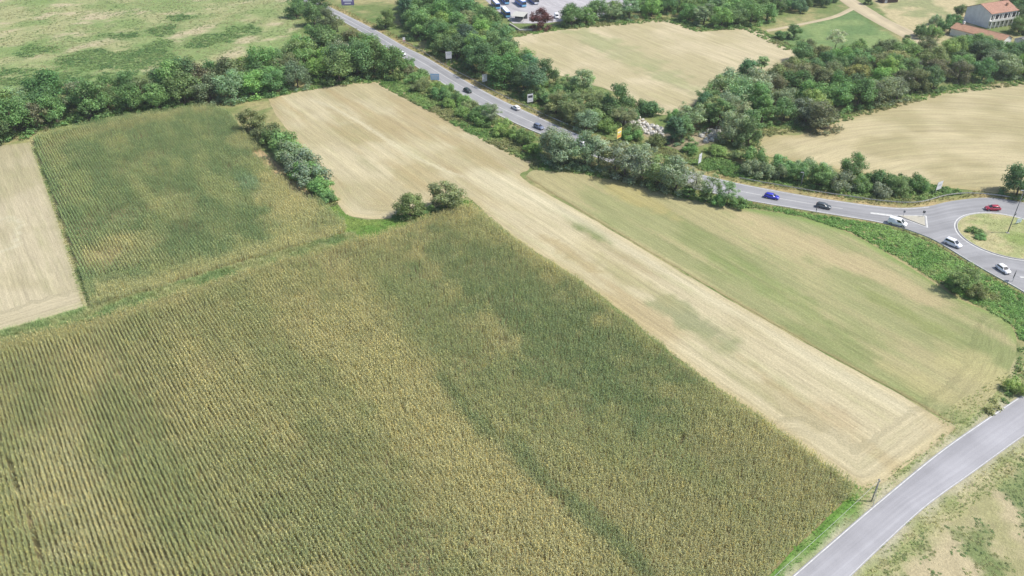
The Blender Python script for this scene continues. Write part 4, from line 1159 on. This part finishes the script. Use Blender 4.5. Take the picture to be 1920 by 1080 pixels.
def tint_i(x, y, b):
    n = fbm(x, y, 4, 401, 4); c = lerp(alb(208, 200, 150), alb(184, 190, 130), sm(n, .4, .62))
    c = lerp(c, alb(110, 140, 84), .95 * blob(x, y, 1832, 435, 3.6, 2.0, R_(-40), 402, 2, .5)); return lerp(c, alb(150, 172, 96), .8 * blob(x, y, 1915, 450, 4, 4, 0, 403, 2, .6))
isl, _ = sheet('roundabout_island', ring(RR - .74)[:-1], 0.18, ground_mat('island_grass', .2), tint_i, .8, 0.0, 23)
p = rand_in(ring(RR - 1.2), 1.6, 98)
def t_isl(x, y):
    n = fbm(x, y, 4, 401, 4); c = lerp(np.array([.46, .43, .25]), np.array([.36, .4, .19]), sm(n, .4, .62))
    return lerp(c, np.array([.17, .26, .11]), .9 * blob(x, y, 1832, 435, 3.6, 2.0, R_(-40), 402, 2, .5))
stuff('island_grass', 'dry and green grass on the roundabout island', p, TUFTS, t_isl, .25, .6, 48, z=.18)
# splitter island
tri = PP([(1684, 405), (1733, 406.2), (1734.5, 424.5)])
def prism(name, poly, z0, z1, mat, parent=None):
    n = len(poly); V = [(x, y, z0) for x, y in poly] + [(x, y, z1) for x, y in poly]
    area = sum(poly[i][0] * poly[(i + 1) % n][1] - poly[(i + 1) % n][0] * poly[i][1] for i in range(n))
    F = [tuple(range(n))[::-1], tuple(range(n, 2 * n))] + [(i, (i + 1) % n, n + (i + 1) % n, n + i) for i in range(n)]
    if area < 0: F = [f[::-1] for f in F]
    return mesh_obj(name, V, F, mat, parent)
tag(prism('traffic_island', tri, .082, .22, plain('island_concrete', alb(214, 208, 190), .9, .1)), kind='structure')
tl = PP([(1632, 399.5), (1672, 404), (1736, 405), (1738.5, 427), (1705, 415), (1672, 405.5), (1632, 400.5)])
for a, b, wd in ((0, 1, .7), (1, 2, .25), (2, 3, .4), (3, 4, .25), (4, 5, .25), (5, 6, .5)):
    k = np.linspace(0, 1, 12)[:, None]; stripe(tl[a] * (1 - k) + tl[b] * k, 0, wd, .094 + .002 * a)
k = np.linspace(0, 1, 8)[:, None]; q = PP([(1912, 520), (1935, 521)]); stripe(q[0] * (1 - k) + q[1] * k, 0, .5, .092)

# ------------------------------------------------------------------ guard rails
M_RAIL = plain('guard_rail_steel', (0.5, 0.5, 0.5), .5, .15, .4, .2)
POST = MB().box(-.06, .06, -.04, .04, 0, .72).mesh('post', M_GREYSTEEL)
def guard_rail(label, px, group='guard rails along the main road'):
    c = catmull(PP(px), 1.0); s = np.r_[0, np.cumsum(np.hypot(*np.diff(c, axis=0).T))]
    t = np.gradient(c, axis=0); t /= np.linalg.norm(t, axis=1)[:, None]; nn = np.c_[-t[:, 1], t[:, 0]]
    e = empty('guard_rail', (c[0][0], c[0][1], 0)); m = MB()
    prof = [(-.02, .45), (.05, .52), (.0, .6), (.05, .68), (-.02, .75), (-.05, .75), (-.05, .45)]; np_ = len(prof); V = []
    for i in range(len(c)):
        for o, z in prof: V.append((c[i][0] + nn[i][0] * o - c[0][0], c[i][1] + nn[i][1] * o - c[0][1], z + .02))
    F = [(i * np_ + k, i * np_ + (k + 1) % np_, (i + 1) * np_ + (k + 1) % np_, (i + 1) * np_ + k) for i in range(len(c) - 1) for k in range(np_)]
    mesh_obj('rail', V, F, M_RAIL, e)
    for d in np.arange(.5, s[-1], 4.0):
        x, y = np.interp(d, s, c[:, 0]), np.interp(d, s, c[:, 1]); i = min(len(c) - 1, int(np.searchsorted(s, d)))
        share('post', POST, e, (x - c[0][0] - nn[i][0] * .1, y - c[0][1] - nn[i][1] * .1, 0), (0, 0, math.atan2(t[i][1], t[i][0])))
    return tag(e, label, 'guard rail', group)
guard_rail('steel guard rail above the main road on the far left stretch', [(757, 80), (790, 97), (830, 122), (880, 148), (940, 180), (1000, 208), (1060, 234), (1090, 246)])
guard_rail('steel guard rail above the main road curving into the roundabout', [(1385, 336), (1450, 348), (1520, 360), (1600, 372), (1650, 379), (1700, 382.5), (1732, 380), (1760, 372), (1785, 367), (1820, 365), (1870, 369), (1920, 378), (1990, 395)])
guard_rail('steel guard rail along the near edge by the roundabout entry', [(1690, 430.5), (1740, 449), (1775, 468), (1810, 490), (1860, 519), (1920, 553), (1990, 600)])
guard_rail('steel guard rail along the near edge below the grey car', [(925, 215), (985, 243), (1045, 267.5), (1070, 278)])

# ------------------------------------------------------------------ vehicles
def paint(name, c, rough=.3):
    return plain(name, c, rough, .04, .5)
WHEEL = {}
def wheel_mesh(r, wd):
    key = (r, wd)
    if key not in WHEEL:
        m = MB(); n = 16; prof = [(r * .6, -wd / 2), (r * .93, -wd / 2), (r, -wd / 3), (r, wd / 3), (r * .93, wd / 2), (r * .6, wd / 2)]
        m.v = [(a * math.cos(2 * math.pi * k / n), y, a * math.sin(2 * math.pi * k / n)) for a, y in prof for k in range(n)]
        m.f = [(j * n + k, j * n + (k + 1) % n, (j + 1) * n + (k + 1) % n, (j + 1) * n + k) for j in range(5) for k in range(n)]
        m2 = MB().tube([(0, -wd * .38, 0), (0, wd * .38, 0)], r * .62, 14)
        WHEEL[key] = (m.mesh('wheel', M_TYRE), m2.mesh('rim', M_RIM))
    return WHEEL[key]

def loft(stations):
    """stations: list of closed sections (same point count)"""
    n = len(stations[0]); V = [p for s in stations for p in s]
    F = [(i * n + k, i * n + (k + 1) % n, (i + 1) * n + (k + 1) % n, (i + 1) * n + k) for i in range(len(stations) - 1) for k in range(n)]
    F.append(tuple(range(n))[::-1]); F.append(tuple((len(stations) - 1) * n + k for k in range(n)))
    return V, F

M_LAMP = plain('headlamp_glass', (.6, .62, .65), .15, .03, .6); M_TAIL = plain('tail_lamp', (.35, .02, .02), .3, .05, .5)
M_BLACKTRIM = plain('black_trim', (.02, .02, .022), .6, .1)
def car(label, col, matname, p0, p1, style='hatch', name='car', cat='car', L=4.2, W=1.76, group='vehicles on the main road and roundabout', z=.09):
    """p0 rear and p1 front ground points of the vehicle's centre line in the survey; sits halfway"""
    a, b = P(*p0, z), P(*p1, z); c = (a + b) / 2; d = b - a; rz = math.atan2(d.y, d.x)
    e = empty(name, c, rz); M = paint(matname, col); h = L / 2; w = W / 2
    van = style == 'van'
    if style == 'hatch':  st = [(-h, .9, .42, .78), (-h + .1, .97, .3, .98), (-h * .55, 1, .2, 1.0), (0, 1, .2, .98), (h * .38, 1, .2, .94), (h * .72, .98, .22, .86), (h - .12, .9, .28, .72), (h, .78, .38, .6)]; cab = dict(rb=-h + .12, rt=-h + .55, ft=h * .12, fb=h * .5, zt=1.47, wt=.74)
    elif style == 'wagon': st = [(-h, .92, .42, .8), (-h + .08, .97, .3, 1.0), (-h * .55, 1, .2, 1.03), (0, 1, .2, 1.0), (h * .4, 1, .2, .97), (h * .75, .98, .22, .88), (h - .12, .9, .28, .72), (h, .78, .38, .6)]; cab = dict(rb=-h + .08, rt=-h + .4, ft=h * .08, fb=h * .46, zt=1.55, wt=.78)
    elif style == 'mpv': st = [(-h, .94, .4, .9), (-h + .08, .98, .3, 1.08), (-h * .5, 1, .2, 1.1), (0, 1, .2, 1.08), (h * .42, 1, .2, 1.04), (h * .74, .98, .22, .94), (h - .1, .9, .28, .76), (h, .8, .38, .6)]; cab = dict(rb=-h + .06, rt=-h + .3, ft=h * .16, fb=h * .58, zt=1.75, wt=.8)
    else: st = [(-h, .97, .4, 1.15), (-h + .05, 1, .3, 1.2), (-h * .5, 1, .22, 1.2), (0, 1, .22, 1.2), (h * .45, 1, .22, 1.15), (h * .78, .98, .24, 1.02), (h - .1, .92, .28, .82), (h, .84, .4, .66)]; cab = dict(rb=-h + .03, rt=-h + .1, ft=h * .3, fb=h * .68, zt=1.95, wt=.86)
    sec = [[(x, -w * k * .9, lo), (x, -w * k, lo + .16), (x, -w * k * .99, (lo + hi) / 2), (x, -w * k * .9, hi), (x, w * k * .9, hi), (x, w * k * .99, (lo + hi) / 2), (x, w * k, lo + .16), (x, w * k * .9, lo)] for x, k, lo, hi in st]
    m = MB(); m.add(*loft(sec))
    zb = .92 if not van else 1.1
    def zbelt(x): return float(np.interp(x, [s[0] for s in st], [s[3] for s in st])) - .03
    wb = w * .9; wt = w * cab['wt']; zt = cab['zt']
    base = [(cab['rb'], zbelt(cab['rb'])), (cab['fb'], zbelt(cab['fb']))]; top = [(cab['rt'], zt - .03), (cab['ft'], zt)]
    B = lambda s: [(base[0][0], s * wb, base[0][1]), (base[1][0], s * wb, base[1][1]), (top[1][0], s * wt, top[1][1] - .05), (top[0][0], s * wt, top[0][1] - .05)]
    l, r = B(-1), B(1); tm = [(top[0][0] + .12, -wt * .86, zt + .02), (top[1][0] - .12, -wt * .86, zt + .04), (top[1][0] - .12, wt * .86, zt + .04), (top[0][0] + .12, wt * .86, zt + .02)]
    m.add(l + r + tm, [(0, 1, 2, 3), (7, 6, 5, 4), (1, 5, 6, 2), (4, 0, 3, 7), (3, 2, 9, 8), (2, 6, 10, 9), (6, 7, 11, 10), (7, 3, 8, 11), (8, 9, 10, 11)])
    m.obj('body', M, e, True)
    def pane(q, nm, s0=.1, s1=.1, b0=.12, b1=.12, off=.012):
        q = [Vector(x) for x in q]; A = lambda u, v: (q[0].lerp(q[1], u)).lerp(q[3].lerp(q[2], u), v)
        nn = (q[1] - q[0]).cross(q[3] - q[0]).normalized() * off
        return mesh_obj(nm, [A(s0, b0) + nn, A(1 - s1, b0) + nn, A(1 - s1, 1 - b1) + nn, A(s0, 1 - b1) + nn], [(0, 1, 2, 3)], M_GLASS, e)
    pane([l[0], l[1], l[2], l[3]], 'side_window', *( (.62, .05) if van else (.06, .08))); pane([r[1], r[0], r[3], r[2]], 'side_window', *((.05, .62) if van else (.08, .06)))
    pane([l[1], r[1], r[2], l[2]], 'windscreen', .06, .06, .06, .08)
    if not van: pane([r[0], l[0], l[3], r[3]], 'rear_window', .1, .1, .15, .15)
    wr = .33 if not van else .36; wm, rm = wheel_mesh(wr, .22)
    for sx in (-h * .62, h * .62):
        for sy in (-1, 1):
            o = share('wheel', wm, e, (sx, sy * (w - .1), wr)); share('rim', rm, o)
    for sy in (-1, 1):
        MB().box(h - .2, h - .02, sy * w * .58 - .16, sy * w * .58 + .16, .58, .7).obj('headlight', M_LAMP, e)
        MB().box(-h - .015, -h + .1, sy * w * .72 - .12, sy * w * .72 + .12, .72, .9).obj('tail_light', M_TAIL, e)
        MB().box(cab['fb'] - .25, cab['fb'] - .1, sy * (w + .1) - .09, sy * (w + .1) + .09, 1.0 if not van else 1.2, 1.14 if not van else 1.36).obj('mirror', M, e)
    MB().box(h - .04, h + .012, -w * .45, w * .45, .4, .52).obj('grille', M_BLACKTRIM, e)
    return tag(e, label, cat, group)

car('dark green car on the main road partly behind the hedge', (.03, .05, .045), 'dark_green_car_paint', (868, 168), (886, 177), 'hatch', L=4.3)
car('white car heading away on the far lane of the main road', (.75, .75, .75), 'white_car_paint', (976, 209), (958, 200), 'hatch')
car('grey blue estate car on the near lane of the main road', (.17, .2, .29), 'grey_blue_car_paint', (1001, 236), (1020, 245), 'wagon', L=4.5)
car('white car half hidden behind the roadside tree row', (.76, .76, .77), 'pearl_white_car_paint', (1084, 270), (1104, 278), 'hatch')
car('white car half hidden behind the wood on the far stretch', (.72, .73, .74), 'off_white_car_paint', (746, 98), (764, 108), 'hatch')
car('bright blue hatchback on the main road before the roundabout', (.03, .035, .42), 'blue_car_paint', (1434, 369), (1459, 374), 'hatch', L=4.4)
car('dark grey hatchback following the white van to the roundabout', (.07, .085, .1), 'dark_grey_car_paint', (1531, 387), (1556, 392), 'hatch', L=4.3)
car('white delivery van beside the triangular traffic island', (.8, .8, .8), 'white_van_paint', (1667, 417), (1697, 425), 'van', 'delivery_van', 'van', 5.0, 1.95)
car('white people carrier entering the roundabout', (.72, .73, .77), 'white_carrier_paint', (1774, 455), (1798, 465), 'mpv', L=4.5, W=1.82)
car('small white hatchback leaving the roundabout at the right', (.76, .76, .78), 'white_hatchback_paint', (1870, 501), (1890, 515), 'hatch', L=4.0)
car('red car driving round the far side of the roundabout', (.32, .025, .05), 'red_car_paint', (1873, 394), (1847, 393), 'hatch', L=4.2)

# ------------------------------------------------------------------ billboards and road signs
M_SIGNW = plain('white_sign_face', (.64, .64, .66), .5, .03); M_SIGNK = plain('dark_sign_print', (.06, .06, .08), .6, .1); M_SIGNB = plain('blue_sign_face', (.5, .65, .88), .5, .05)
M_SIGNY = plain('yellow_sign_face', (.72, .6, .16), .5, .08); M_SIGNO = plain('orange_sign_print', (.7, .3, .12), .5, .1); M_SIGNP = plain('purple_sign_face', (.2, .17, .38), .5, .08); M_SIGNPL = plain('pale_sign_print', (.75, .74, .85), .5, .05); M_SIGNG = plain('grey_sign_print', (.45, .46, .5), .5, .08)
def billboard(label, px, py, wd, ht, base, yaw, face, prints=(), name='billboard', cat='billboard', group='advertising boards beside the main road', posts=2, back=M_GREYSTEEL):
    """yaw: direction the face looks to, degrees from +X; prints: (u0, u1, v0, v1, material) on the face"""
    p = P(px, py); e = empty(name, p, R_(yaw))
    MB().box(-.06, .0, -wd / 2, wd / 2, base, base + ht).obj('panel', back, e)
    MB().box(.002, .03, -wd / 2 + .02, wd / 2 - .02, base + .02, base + ht - .02).obj('face', face, e)
    for u0, u1, v0, v1, mt in prints:
        MB().box(.032, .04, -wd / 2 + wd * u0, -wd / 2 + wd * u1, base + ht * v0, base + ht * v1).obj('print', mt, e)
    for k in range(posts):
        y = 0 if posts == 1 else (-wd * .35 + k * wd * .7)
        MB().tube([(-.12, y, 0), (-.12, y, base + ht * .9)], .06, 8).obj('post', M_STEEL, e)
    return tag(e, label, cat, group)
billboard('white billboard above the main road nearest the bus yard', 842, 121, 2.6, 3.0, 2.6, -78, M_SIGNW, [(.12, .88, .72, .86, M_SIGNG), (.2, .8, .5, .62, M_SIGNG)])
billboard('white billboard with grey mark left of the white car', 909, 162, 2.2, 3.0, 2.0, -60, M_SIGNW, [(.4, .6, .55, .8, M_SIGNG), (.2, .8, .82, .9, M_SIGNG)], posts=1)
billboard('white billboard with black block above the white car', 994, 199, 2.4, 3.2, 1.6, -66, M_SIGNW, [(.12, .9, .52, .82, M_SIGNK), (.2, .8, .15, .25, M_SIGNG)])
billboard('pale blue billboard in the hedge below the main road', 816, 160, 3.6, 2.6, 2.2, -95, M_SIGNB, [(.1, .9, .55, .75, M_SIGNPL), (.2, .8, .25, .38, M_SIGNPL)])
billboard('yellow billboard beside the stream boulders', 1160, 266, 2.6, 3.6, 1.4, -42, M_SIGNY, [(.1, .9, .1, .32, M_SIGNO), (.15, .85, .55, .66, M_SIGNPL)])
billboard('narrow white billboard in the scrub above the tree row', 1311, 310, 1.9, 3.2, .9, -40, M_SIGNW, [(.15, .85, .6, .75, M_SIGNG)])
billboard('white billboard beside the guard rail before the roundabout', 1757, 363, 2.6, 2.6, 1.4, -58, M_SIGNW, [(.2, .8, .45, .7, M_SIGNG)])
billboard('purple billboard beside the far end of the main road', 653, 15, 6.6, 4.6, 1.4, -86, M_SIGNP, [(.14, .86, .42, .72, M_SIGNPL), (.14, .86, .8, .9, M_SIGNPL), (.25, .75, .14, .28, M_SIGNPL)])
billboard('narrow white and red road sign post above the main road', 758, 83, 1.2, 2.0, 1.2, -70, M_SIGNW, [(.1, .9, .1, .3, M_TAIL)], 'road_sign', 'road sign', 'small road signs', 1)
billboard('dark square road sign seen from behind below the white hatchback', 1897, 528, 1.4, 1.7, 1.3, 140, M_GREYSTEEL, [(.05, .95, .46, .5, M_BLACKTRIM), (.05, .95, .76, .8, M_BLACKTRIM)], 'road_sign', 'road sign', 'small road signs', 1, M_BLACKTRIM)
billboard('dark keep right sign at the broad end of the traffic island', 1730, 407, .65, .75, 1.3, 60, M_GREYSTEEL, (), 'road_sign', 'road sign', 'small road signs', 1, M_BLACKTRIM)
billboard('thin sign post at the tip of the traffic island', 1693, 406.5, .55, .65, 1.4, 60, M_SIGNG, (), 'road_sign', 'road sign', 'small road signs', 1)
billboard('pale blue direction sign on the roundabout island', 1908, 421, 1.9, 1.3, .6, -70, plain('faded_sign', (.5, .6, .62), .5, .1), [(.2, .8, .4, .6, M_SIGNG)], 'road_sign', 'road sign', 'small road signs', 2)
billboard('small dark marker sign at the road edge near the dark car', 1529, 399, .6, .8, .9, 160, M_GREYSTEEL, (), 'road_sign', 'road sign', 'small road signs', 1, M_BLACKTRIM)

# ------------------------------------------------------------------ lamp posts, utility pole and cable
def lamp(label, px, py, H, tops=True):
    e = empty('lamp_post', P(px, py, .1 if tops else 0)); e.location.z = 0.18 if tops else 0
    m = MB(); m.tube([(0, 0, 0), (0, 0, H * .5), (0, 0, H)], [.14, .11, .07], 10); m.obj('pole', M_GREYSTEEL, e, True)
    MB().box(-.4, .4, -.4, .4, -.05, .08).obj('base', M_CONC, e)
    if tops:
        MB().box(-.22, .22, -.28, -.1, H * .44, H * .44 + .5).obj('junction_box', M_GREYSTEEL, e)
        for a in range(2):
            s = -1 if a else 1
            MB().box(s * .1, s * .9, -.15, .15, H - .05, H + .1).obj('lamp_head', M_STEEL, e)
    else:
        MB().box(-.9, 0, -.12, .12, H - .08, H + .06).obj('lamp_head', M_STEEL, e)
    return tag(e, label, 'lamp post', 'lamp posts by the roundabout road')
lamp('tall grey lamp post standing on the roundabout island', 1889, 437, 13.0)
lamp('thin grey lamp post beside the hedge beyond the main road', 1501, 351, 5.0, False)
M_WOOD = plain('weathered_pole_wood', (.36, .34, .31), .9, .2)
pb = P(1634, 940); e = empty('utility_pole', pb)
H = 5.6
MB().tube([(0, 0, -.1), (.02, 0, H * .5), (.05, 0, H)], [.14, .12, .09], 8).obj('pole', M_WOOD, e, True)
MB().tube([(.1, .05, H * .93), (-.25, -1.25, 0)], .05, 6).obj('stay_wire', M_STEEL, e)
MB().box(-.06, .16, -.25, .25, H - .35, H - .2).obj('bracket', M_GREYSTEEL, e)
tag(e, 'grey wooden utility pole beside the lane at the corn corner', 'utility pole')
q0 = Vector((pb.x + .05, pb.y, H - .25)); far = P(1420, 1108, 5.2); dv = far - q0
c = [q0 + dv * t - Vector((0, 0, .5 * 4 * t * (1 - t))) for t in np.linspace(0, 1.25, 30)]
tag(MB().tube(c, .022, 6).obj('overhead_cable', plain('pale_cable', (.45, .46, .45), .5, .05)), 'pale overhead cable running from the utility pole along the corn edge', 'cable')
# ------------------------------------------------------------------ farm buildings
def tile_mat(name, c):
    n = NT(name); p = n.n('ShaderNodeTexCoord').outputs['Object']
    w = n.n('ShaderNodeTexWave'); w.inputs['Scale'].default_value = 1.6; w.inputs['Distortion'].default_value = .6; n.l(p, w.inputs[0])
    a = n.noise(p, .7, 5, .7); b = n.noise(p, 5, 3, .7)
    k = n.math('MULTIPLY', n.math('MULTIPLY', n.ramp(a, .3, .7, .8, 1.2), n.ramp(b, .3, .7, .8, 1.2)), n.ramp(w.outputs['Fac'], 0, 1, .9, 1.08))
    rgb = n.n('ShaderNodeRGB'); rgb.outputs[0].default_value = (*[float(x) for x in c], 1); n.base(n.mul(rgb.outputs[0], k)); n.bump(w.outputs['Fac'], .5, .06)
    return n.m
M_TILE = tile_mat('old_clay_tiles', alb(206, 160, 138)); M_TILE2 = tile_mat('orange_clay_tiles', alb(214, 168, 138)); M_TILEG = tile_mat('grey_sheet_roof', alb(150, 150, 146))
M_WALLW = plain('white_render', (.68, .67, .64), .9, .08, .1, 0, .6); M_WALLGSHADE = plain('grey_shade_render', (.6, .6, .63), .9, .1, .1, 0, .6); M_SHUT = plain('brown_shutter', (.12, .08, .06), .7, .1)  # the bluish grey render carries the farmhouse gable's shade in its colour

def house(name, label, cat, pt, ang, L, W, H, rise, wall, roof, over=.6):
    """origin at one corner, local x along the length, local y across; gables at x = 0 and x = L"""
    e = empty(name, P(*pt), R_(ang)); m = MB()
    V = [(0, 0, 0), (L, 0, 0), (L, W, 0), (0, W, 0), (0, 0, H), (L, 0, H), (L, W, H), (0, W, H), (0, W / 2, H + rise), (L, W / 2, H + rise)]
    m.add(V, [(0, 1, 5, 4), (2, 3, 7, 6), (1, 2, 6, 9, 5), (3, 0, 4, 8, 7)]); m.obj('wall', wall, e)
    k = rise / (W / 2); o = over
    for s in (0, 1):
        y0 = -o if s == 0 else W + o; z0 = H - k * o
        V = [(-o * .6, y0, z0 + .05), (L + o * .6, y0, z0 + .05), (L + o * .6, W / 2, H + rise + .05), (-o * .6, W / 2, H + rise + .05)]
        V += [(x, y, z + .16) for x, y, z in V]; F = [(0, 1, 2, 3), (7, 6, 5, 4), (0, 4, 5, 1), (1, 5, 6, 2), (2, 6, 7, 3), (3, 7, 4, 0)]
        mesh_obj('roof', V, F if s else [f[::-1] for f in F], roof, e)
    MB().tube([(-o * .6, W / 2, H + rise + .2), (L + o * .6, W / 2, H + rise + .2)], .12, 6).obj('ridge', roof, e)
    tag(e, label, cat, 'farm buildings'); return e

h1 = house('farmhouse', 'two storey farmhouse with clay roof and white pillared loggia', 'house', (1850, 53), 23, 18, 14, 7.0, 2.8, M_WALLGSHADE, M_TILE)  # gable shade painted in by the bluish grey wall colour
MB().box(.25, 17.8, -.09, -.003, .05, 6.9).obj('front_wall', M_WALLW, h1)
MB().box(.1, 17.9, -1.6, -.092, 3.25, 3.5).obj('balcony_slab', M_WALLW, h1)
MB().box(.1, 17.9, -1.62, -1.54, 3.5, 4.35).obj('balcony_parapet', M_WALLW, h1)
for k in range(7):
    x = .3 + k * 2.85; MB().box(x, x + .35, -1.52, -1.15, .02, 3.24).obj('pillar', M_WALLW, h1)
    if k % 2 == 0: MB().box(x, x + .35, -1.5, -1.15, 3.51, 6.2).obj('pillar', M_WALLW, h1)
for k in range(6):
    x = 1.0 + k * 2.85
    f = MB().box(x - .1, x + 1.6, -.13, -.092, .9, 2.8).obj('window', M_WALLW, h1); MB().box(x, x + 1.5, -.15, -.132, 1.0, 2.7).obj('pane', M_GLASS, f)
    f = MB().box(x - .1, x + 1.9, -.13, -.092, 3.9, 6.1).obj('window', M_SHUT, h1); MB().box(x, x + 1.8, -.15, -.132, 4.0, 6.0).obj('pane', M_GLASS, f)
MB().box(13.6, 14.5, 3.2, 4.0, 8.2, 10.0).obj('chimney', M_TILE2, h1)
h2 = house('farm_annexe', 'low farm annexe with orange clay roof and white gable', 'building', (1893, 85), 124, 25, 7.5, 3.4, 1.6, M_WALLW, M_TILE2)
MB().box(-.06, -.003, 2.6, 4.4, .02, 2.3).obj('door', M_SHUT, h2)
for k in range(3): 
    f = MB().box(4 + k * 6, 5.3 + k * 6, 7.503, 7.56, 1.0, 2.3).obj('window', M_SHUT, h2); MB().box(4.1 + k * 6, 5.2 + k * 6, 7.562, 7.58, 1.1, 2.2).obj('pane', M_GLASS, f)
MB().box(21.5, 22.3, 3.0, 3.7, 4.6, 6.4).obj('chimney', M_WALLW, h2)
h3 = house('shed', 'grey roofed shed at the right edge below the farmhouse', 'shed', (1922, 92), 30, 9, 6, 3.0, 1.0, M_WALLGSHADE, M_TILEG)
MB().box(1.0, 3.4, -.05, -.003, .02, 2.3).obj('door', M_SHUT, h3)
h4 = house('shed', 'low dark shed at the top edge beyond the farm path', 'shed', (1655, 6), 12, 9, 5, 1.8, .6, M_SHUT, plain('dark_roof_sheet', (.06, .05, .09), .7, .15))
MB().box(1.0, 2.6, -.05, -.003, .02, 1.6).obj('door', M_WALLGSHADE, h4)

# ------------------------------------------------------------------ bus yard
M_BUSW = plain('white_bus_paint', (.74, .76, .8), .35, .04, .5); M_BUSB = plain('blue_bus_paint', (.06, .2, .55), .35, .05, .5); M_BUSC = plain('cyan_bus_paint', (.2, .5, .72), .35, .05, .5)
def bus(label, pt, ang, L=11.5, side=M_BUSB, front=M_BUSC):
    e = empty('bus', P(*pt, .07), R_(ang)); w = 1.27; H = 3.1
    def rr(x, i=0): return [(x, -w + i, .35), (x, -w + i, 1.0), (x, -w + .04 + i, 2.6), (x, -w + .25, H - i), (x, w - .25, H - i), (x, w - .04 - i, 2.6), (x, w - i, 1.0), (x, w - i, .35)]
    m = MB(); m.add(*loft([rr(-L, .05), rr(-L + .1), rr(-.15), rr(0, .06)])); m.obj('body', side, e)
    MB().box(-L + .15, -.2, -w + .22, w - .22, H + .003, H + .1).obj('roof', M_BUSW, e)
    MB().box(-L + 1.2, -L + 3.4, -.7, .7, H + .103, H + .32).obj('air_unit', M_BUSW, e)
    MB().box(.003, .05, -w + .12, w - .12, .45, 1.35).obj('front_panel', front, e)
    MB().box(.003, .04, -w + .16, w - .16, 1.4, 2.75).obj('windscreen', M_GLASS, e)
    for s in (-1, 1):
        for k in range(6): MB().box(-L + .7 + k * 1.75, -L + 2.3 + k * 1.75, s * (w + .012) - .012, s * (w + .012) + .012, 1.35, 2.35).obj('side_window', M_GLASS, e)
        MB().box(.03, .08, s * .9 - .2, s * .9 + .2, .6, .8).obj('headlight', M_LAMP, e)
    wm, rm = wheel_mesh(.48, .3)
    for x in (-2.4, -L + 3.0):
        for s in (-1, 1): o = share('wheel', wm, e, (x, s * (w - .14), .48)); share('rim', rm, o)
    return tag(e, label, 'bus', 'buses parked in the yard')
bus('blue and white bus nearest the wood in the bus yard', (953, 34), -76)
bus('white roofed bus behind the nearest one at the yard corner', (934, 18), -76)
bus('white roofed bus at the top edge left of the blue coach', (951, 9), -76)
bus('deep blue bus in the middle of the bus yard', (983, 14), -70)
bus('dark blue bus right of the deep blue bus', (1006, 9), -70, 10.5, plain('navy_bus_paint', (.04, .1, .32), .35, .05, .5), M_BUSW)
G = 'vehicles parked in the bus yard'
car('white car parked behind the dark red tree', (.7, .68, .68), 'parked_white_paint', (1027, 31), (1031, 38), 'hatch', group=G)
car('white van parked right of the dark red tree', (.78, .78, .8), 'parked_van_paint', (1041, 28), (1046, 38), 'van', 'delivery_van', 'van', 5.2, 2.0, G)
car('white van parked beside the yard trees', (.78, .78, .8), 'second_parked_van_paint', (1066, 26), (1082, 25), 'van', 'delivery_van', 'van', 5.6, 2.0, G)
car('pale car parked in front of the second yard van', (.6, .58, .56), 'parked_pale_paint', (1068, 31), (1084, 30), 'hatch', group=G)
e = empty('bus_shelter', P(973, 38, .06), R_(-18))
V = [(-3.4, -3.2, 2.6), (3.4, -3.2, 2.6), (3.4, 4.2, 3.1), (-3.4, 4.2, 3.1)]; V += [(x, y, z + .14) for x, y, z in V]
mesh_obj('roof', V, [(3, 2, 1, 0), (4, 5, 6, 7), (0, 1, 5, 4), (1, 2, 6, 5), (2, 3, 7, 6), (3, 0, 4, 7)], plain('fibre_cement_roof', (.42, .42, .38), .9, .15), e)
for x, y in ((-3.2, -3.0), (3.2, -3.0), (-3.2, 4.0), (3.2, 4.0)): MB().box(x - .1, x + .1, y - .1, y + .1, 0, 2.6 + .068 * (y + 3.2)).obj('post', M_WALLW, e)
MB().box(-3.3, 3.3, 3.7, 3.85, .02, 2.9).obj('back_wall', M_GREYSTEEL, e)
tag(e, 'open shelter with pale sloping roof beside the dark red tree', 'shelter')
for k in range(9):
    a = P(1012 + k * 11, 12 - k * .3); t = np.linspace(0, 1, 3)[:, None]; q = np.array([[a.x, a.y], [a.x - 3, a.y + 9]]); stripe(q[0] * (1 - t) + q[1] * t, 0, .18, .075)
t = np.linspace(0, 1, 40)[:, None]; q = PP([(960, 15.5), (1160, 8)]); stripe(q[0] * (1 - t) + q[1] * t, 0, .35, .077, dash=(1.5, 1.5))
# low concrete wall and kerb at the yard corner
e = prism('yard_wall', PP([(956, 46), (975, 58), (1004, 57), (1004, 58), (974, 59.2), (955, 47)]), 0, .9, M_CONC); tag(e, 'low concrete wall at the corner of the bus yard', 'wall')
# ------------------------------------------------------------------ summer haze
n = bpy.data.materials.new('haze'); n.use_nodes = True; t = n.node_tree; t.nodes.clear()
out = t.nodes.new('ShaderNodeOutputMaterial'); pv = t.nodes.new('ShaderNodeVolumePrincipled')
pv.inputs['Color'].default_value = (.93, .96, 1, 1); pv.inputs['Density'].default_value = 0.00012; pv.inputs['Anisotropy'].default_value = .2
t.links.new(pv.outputs[0], out.inputs['Volume'])
tag(MB().box(-2700, 2700, -1300, 3100, -1, 125).obj('haze', n), 'thin pale summer haze over the fields', None, None, 'stuff')
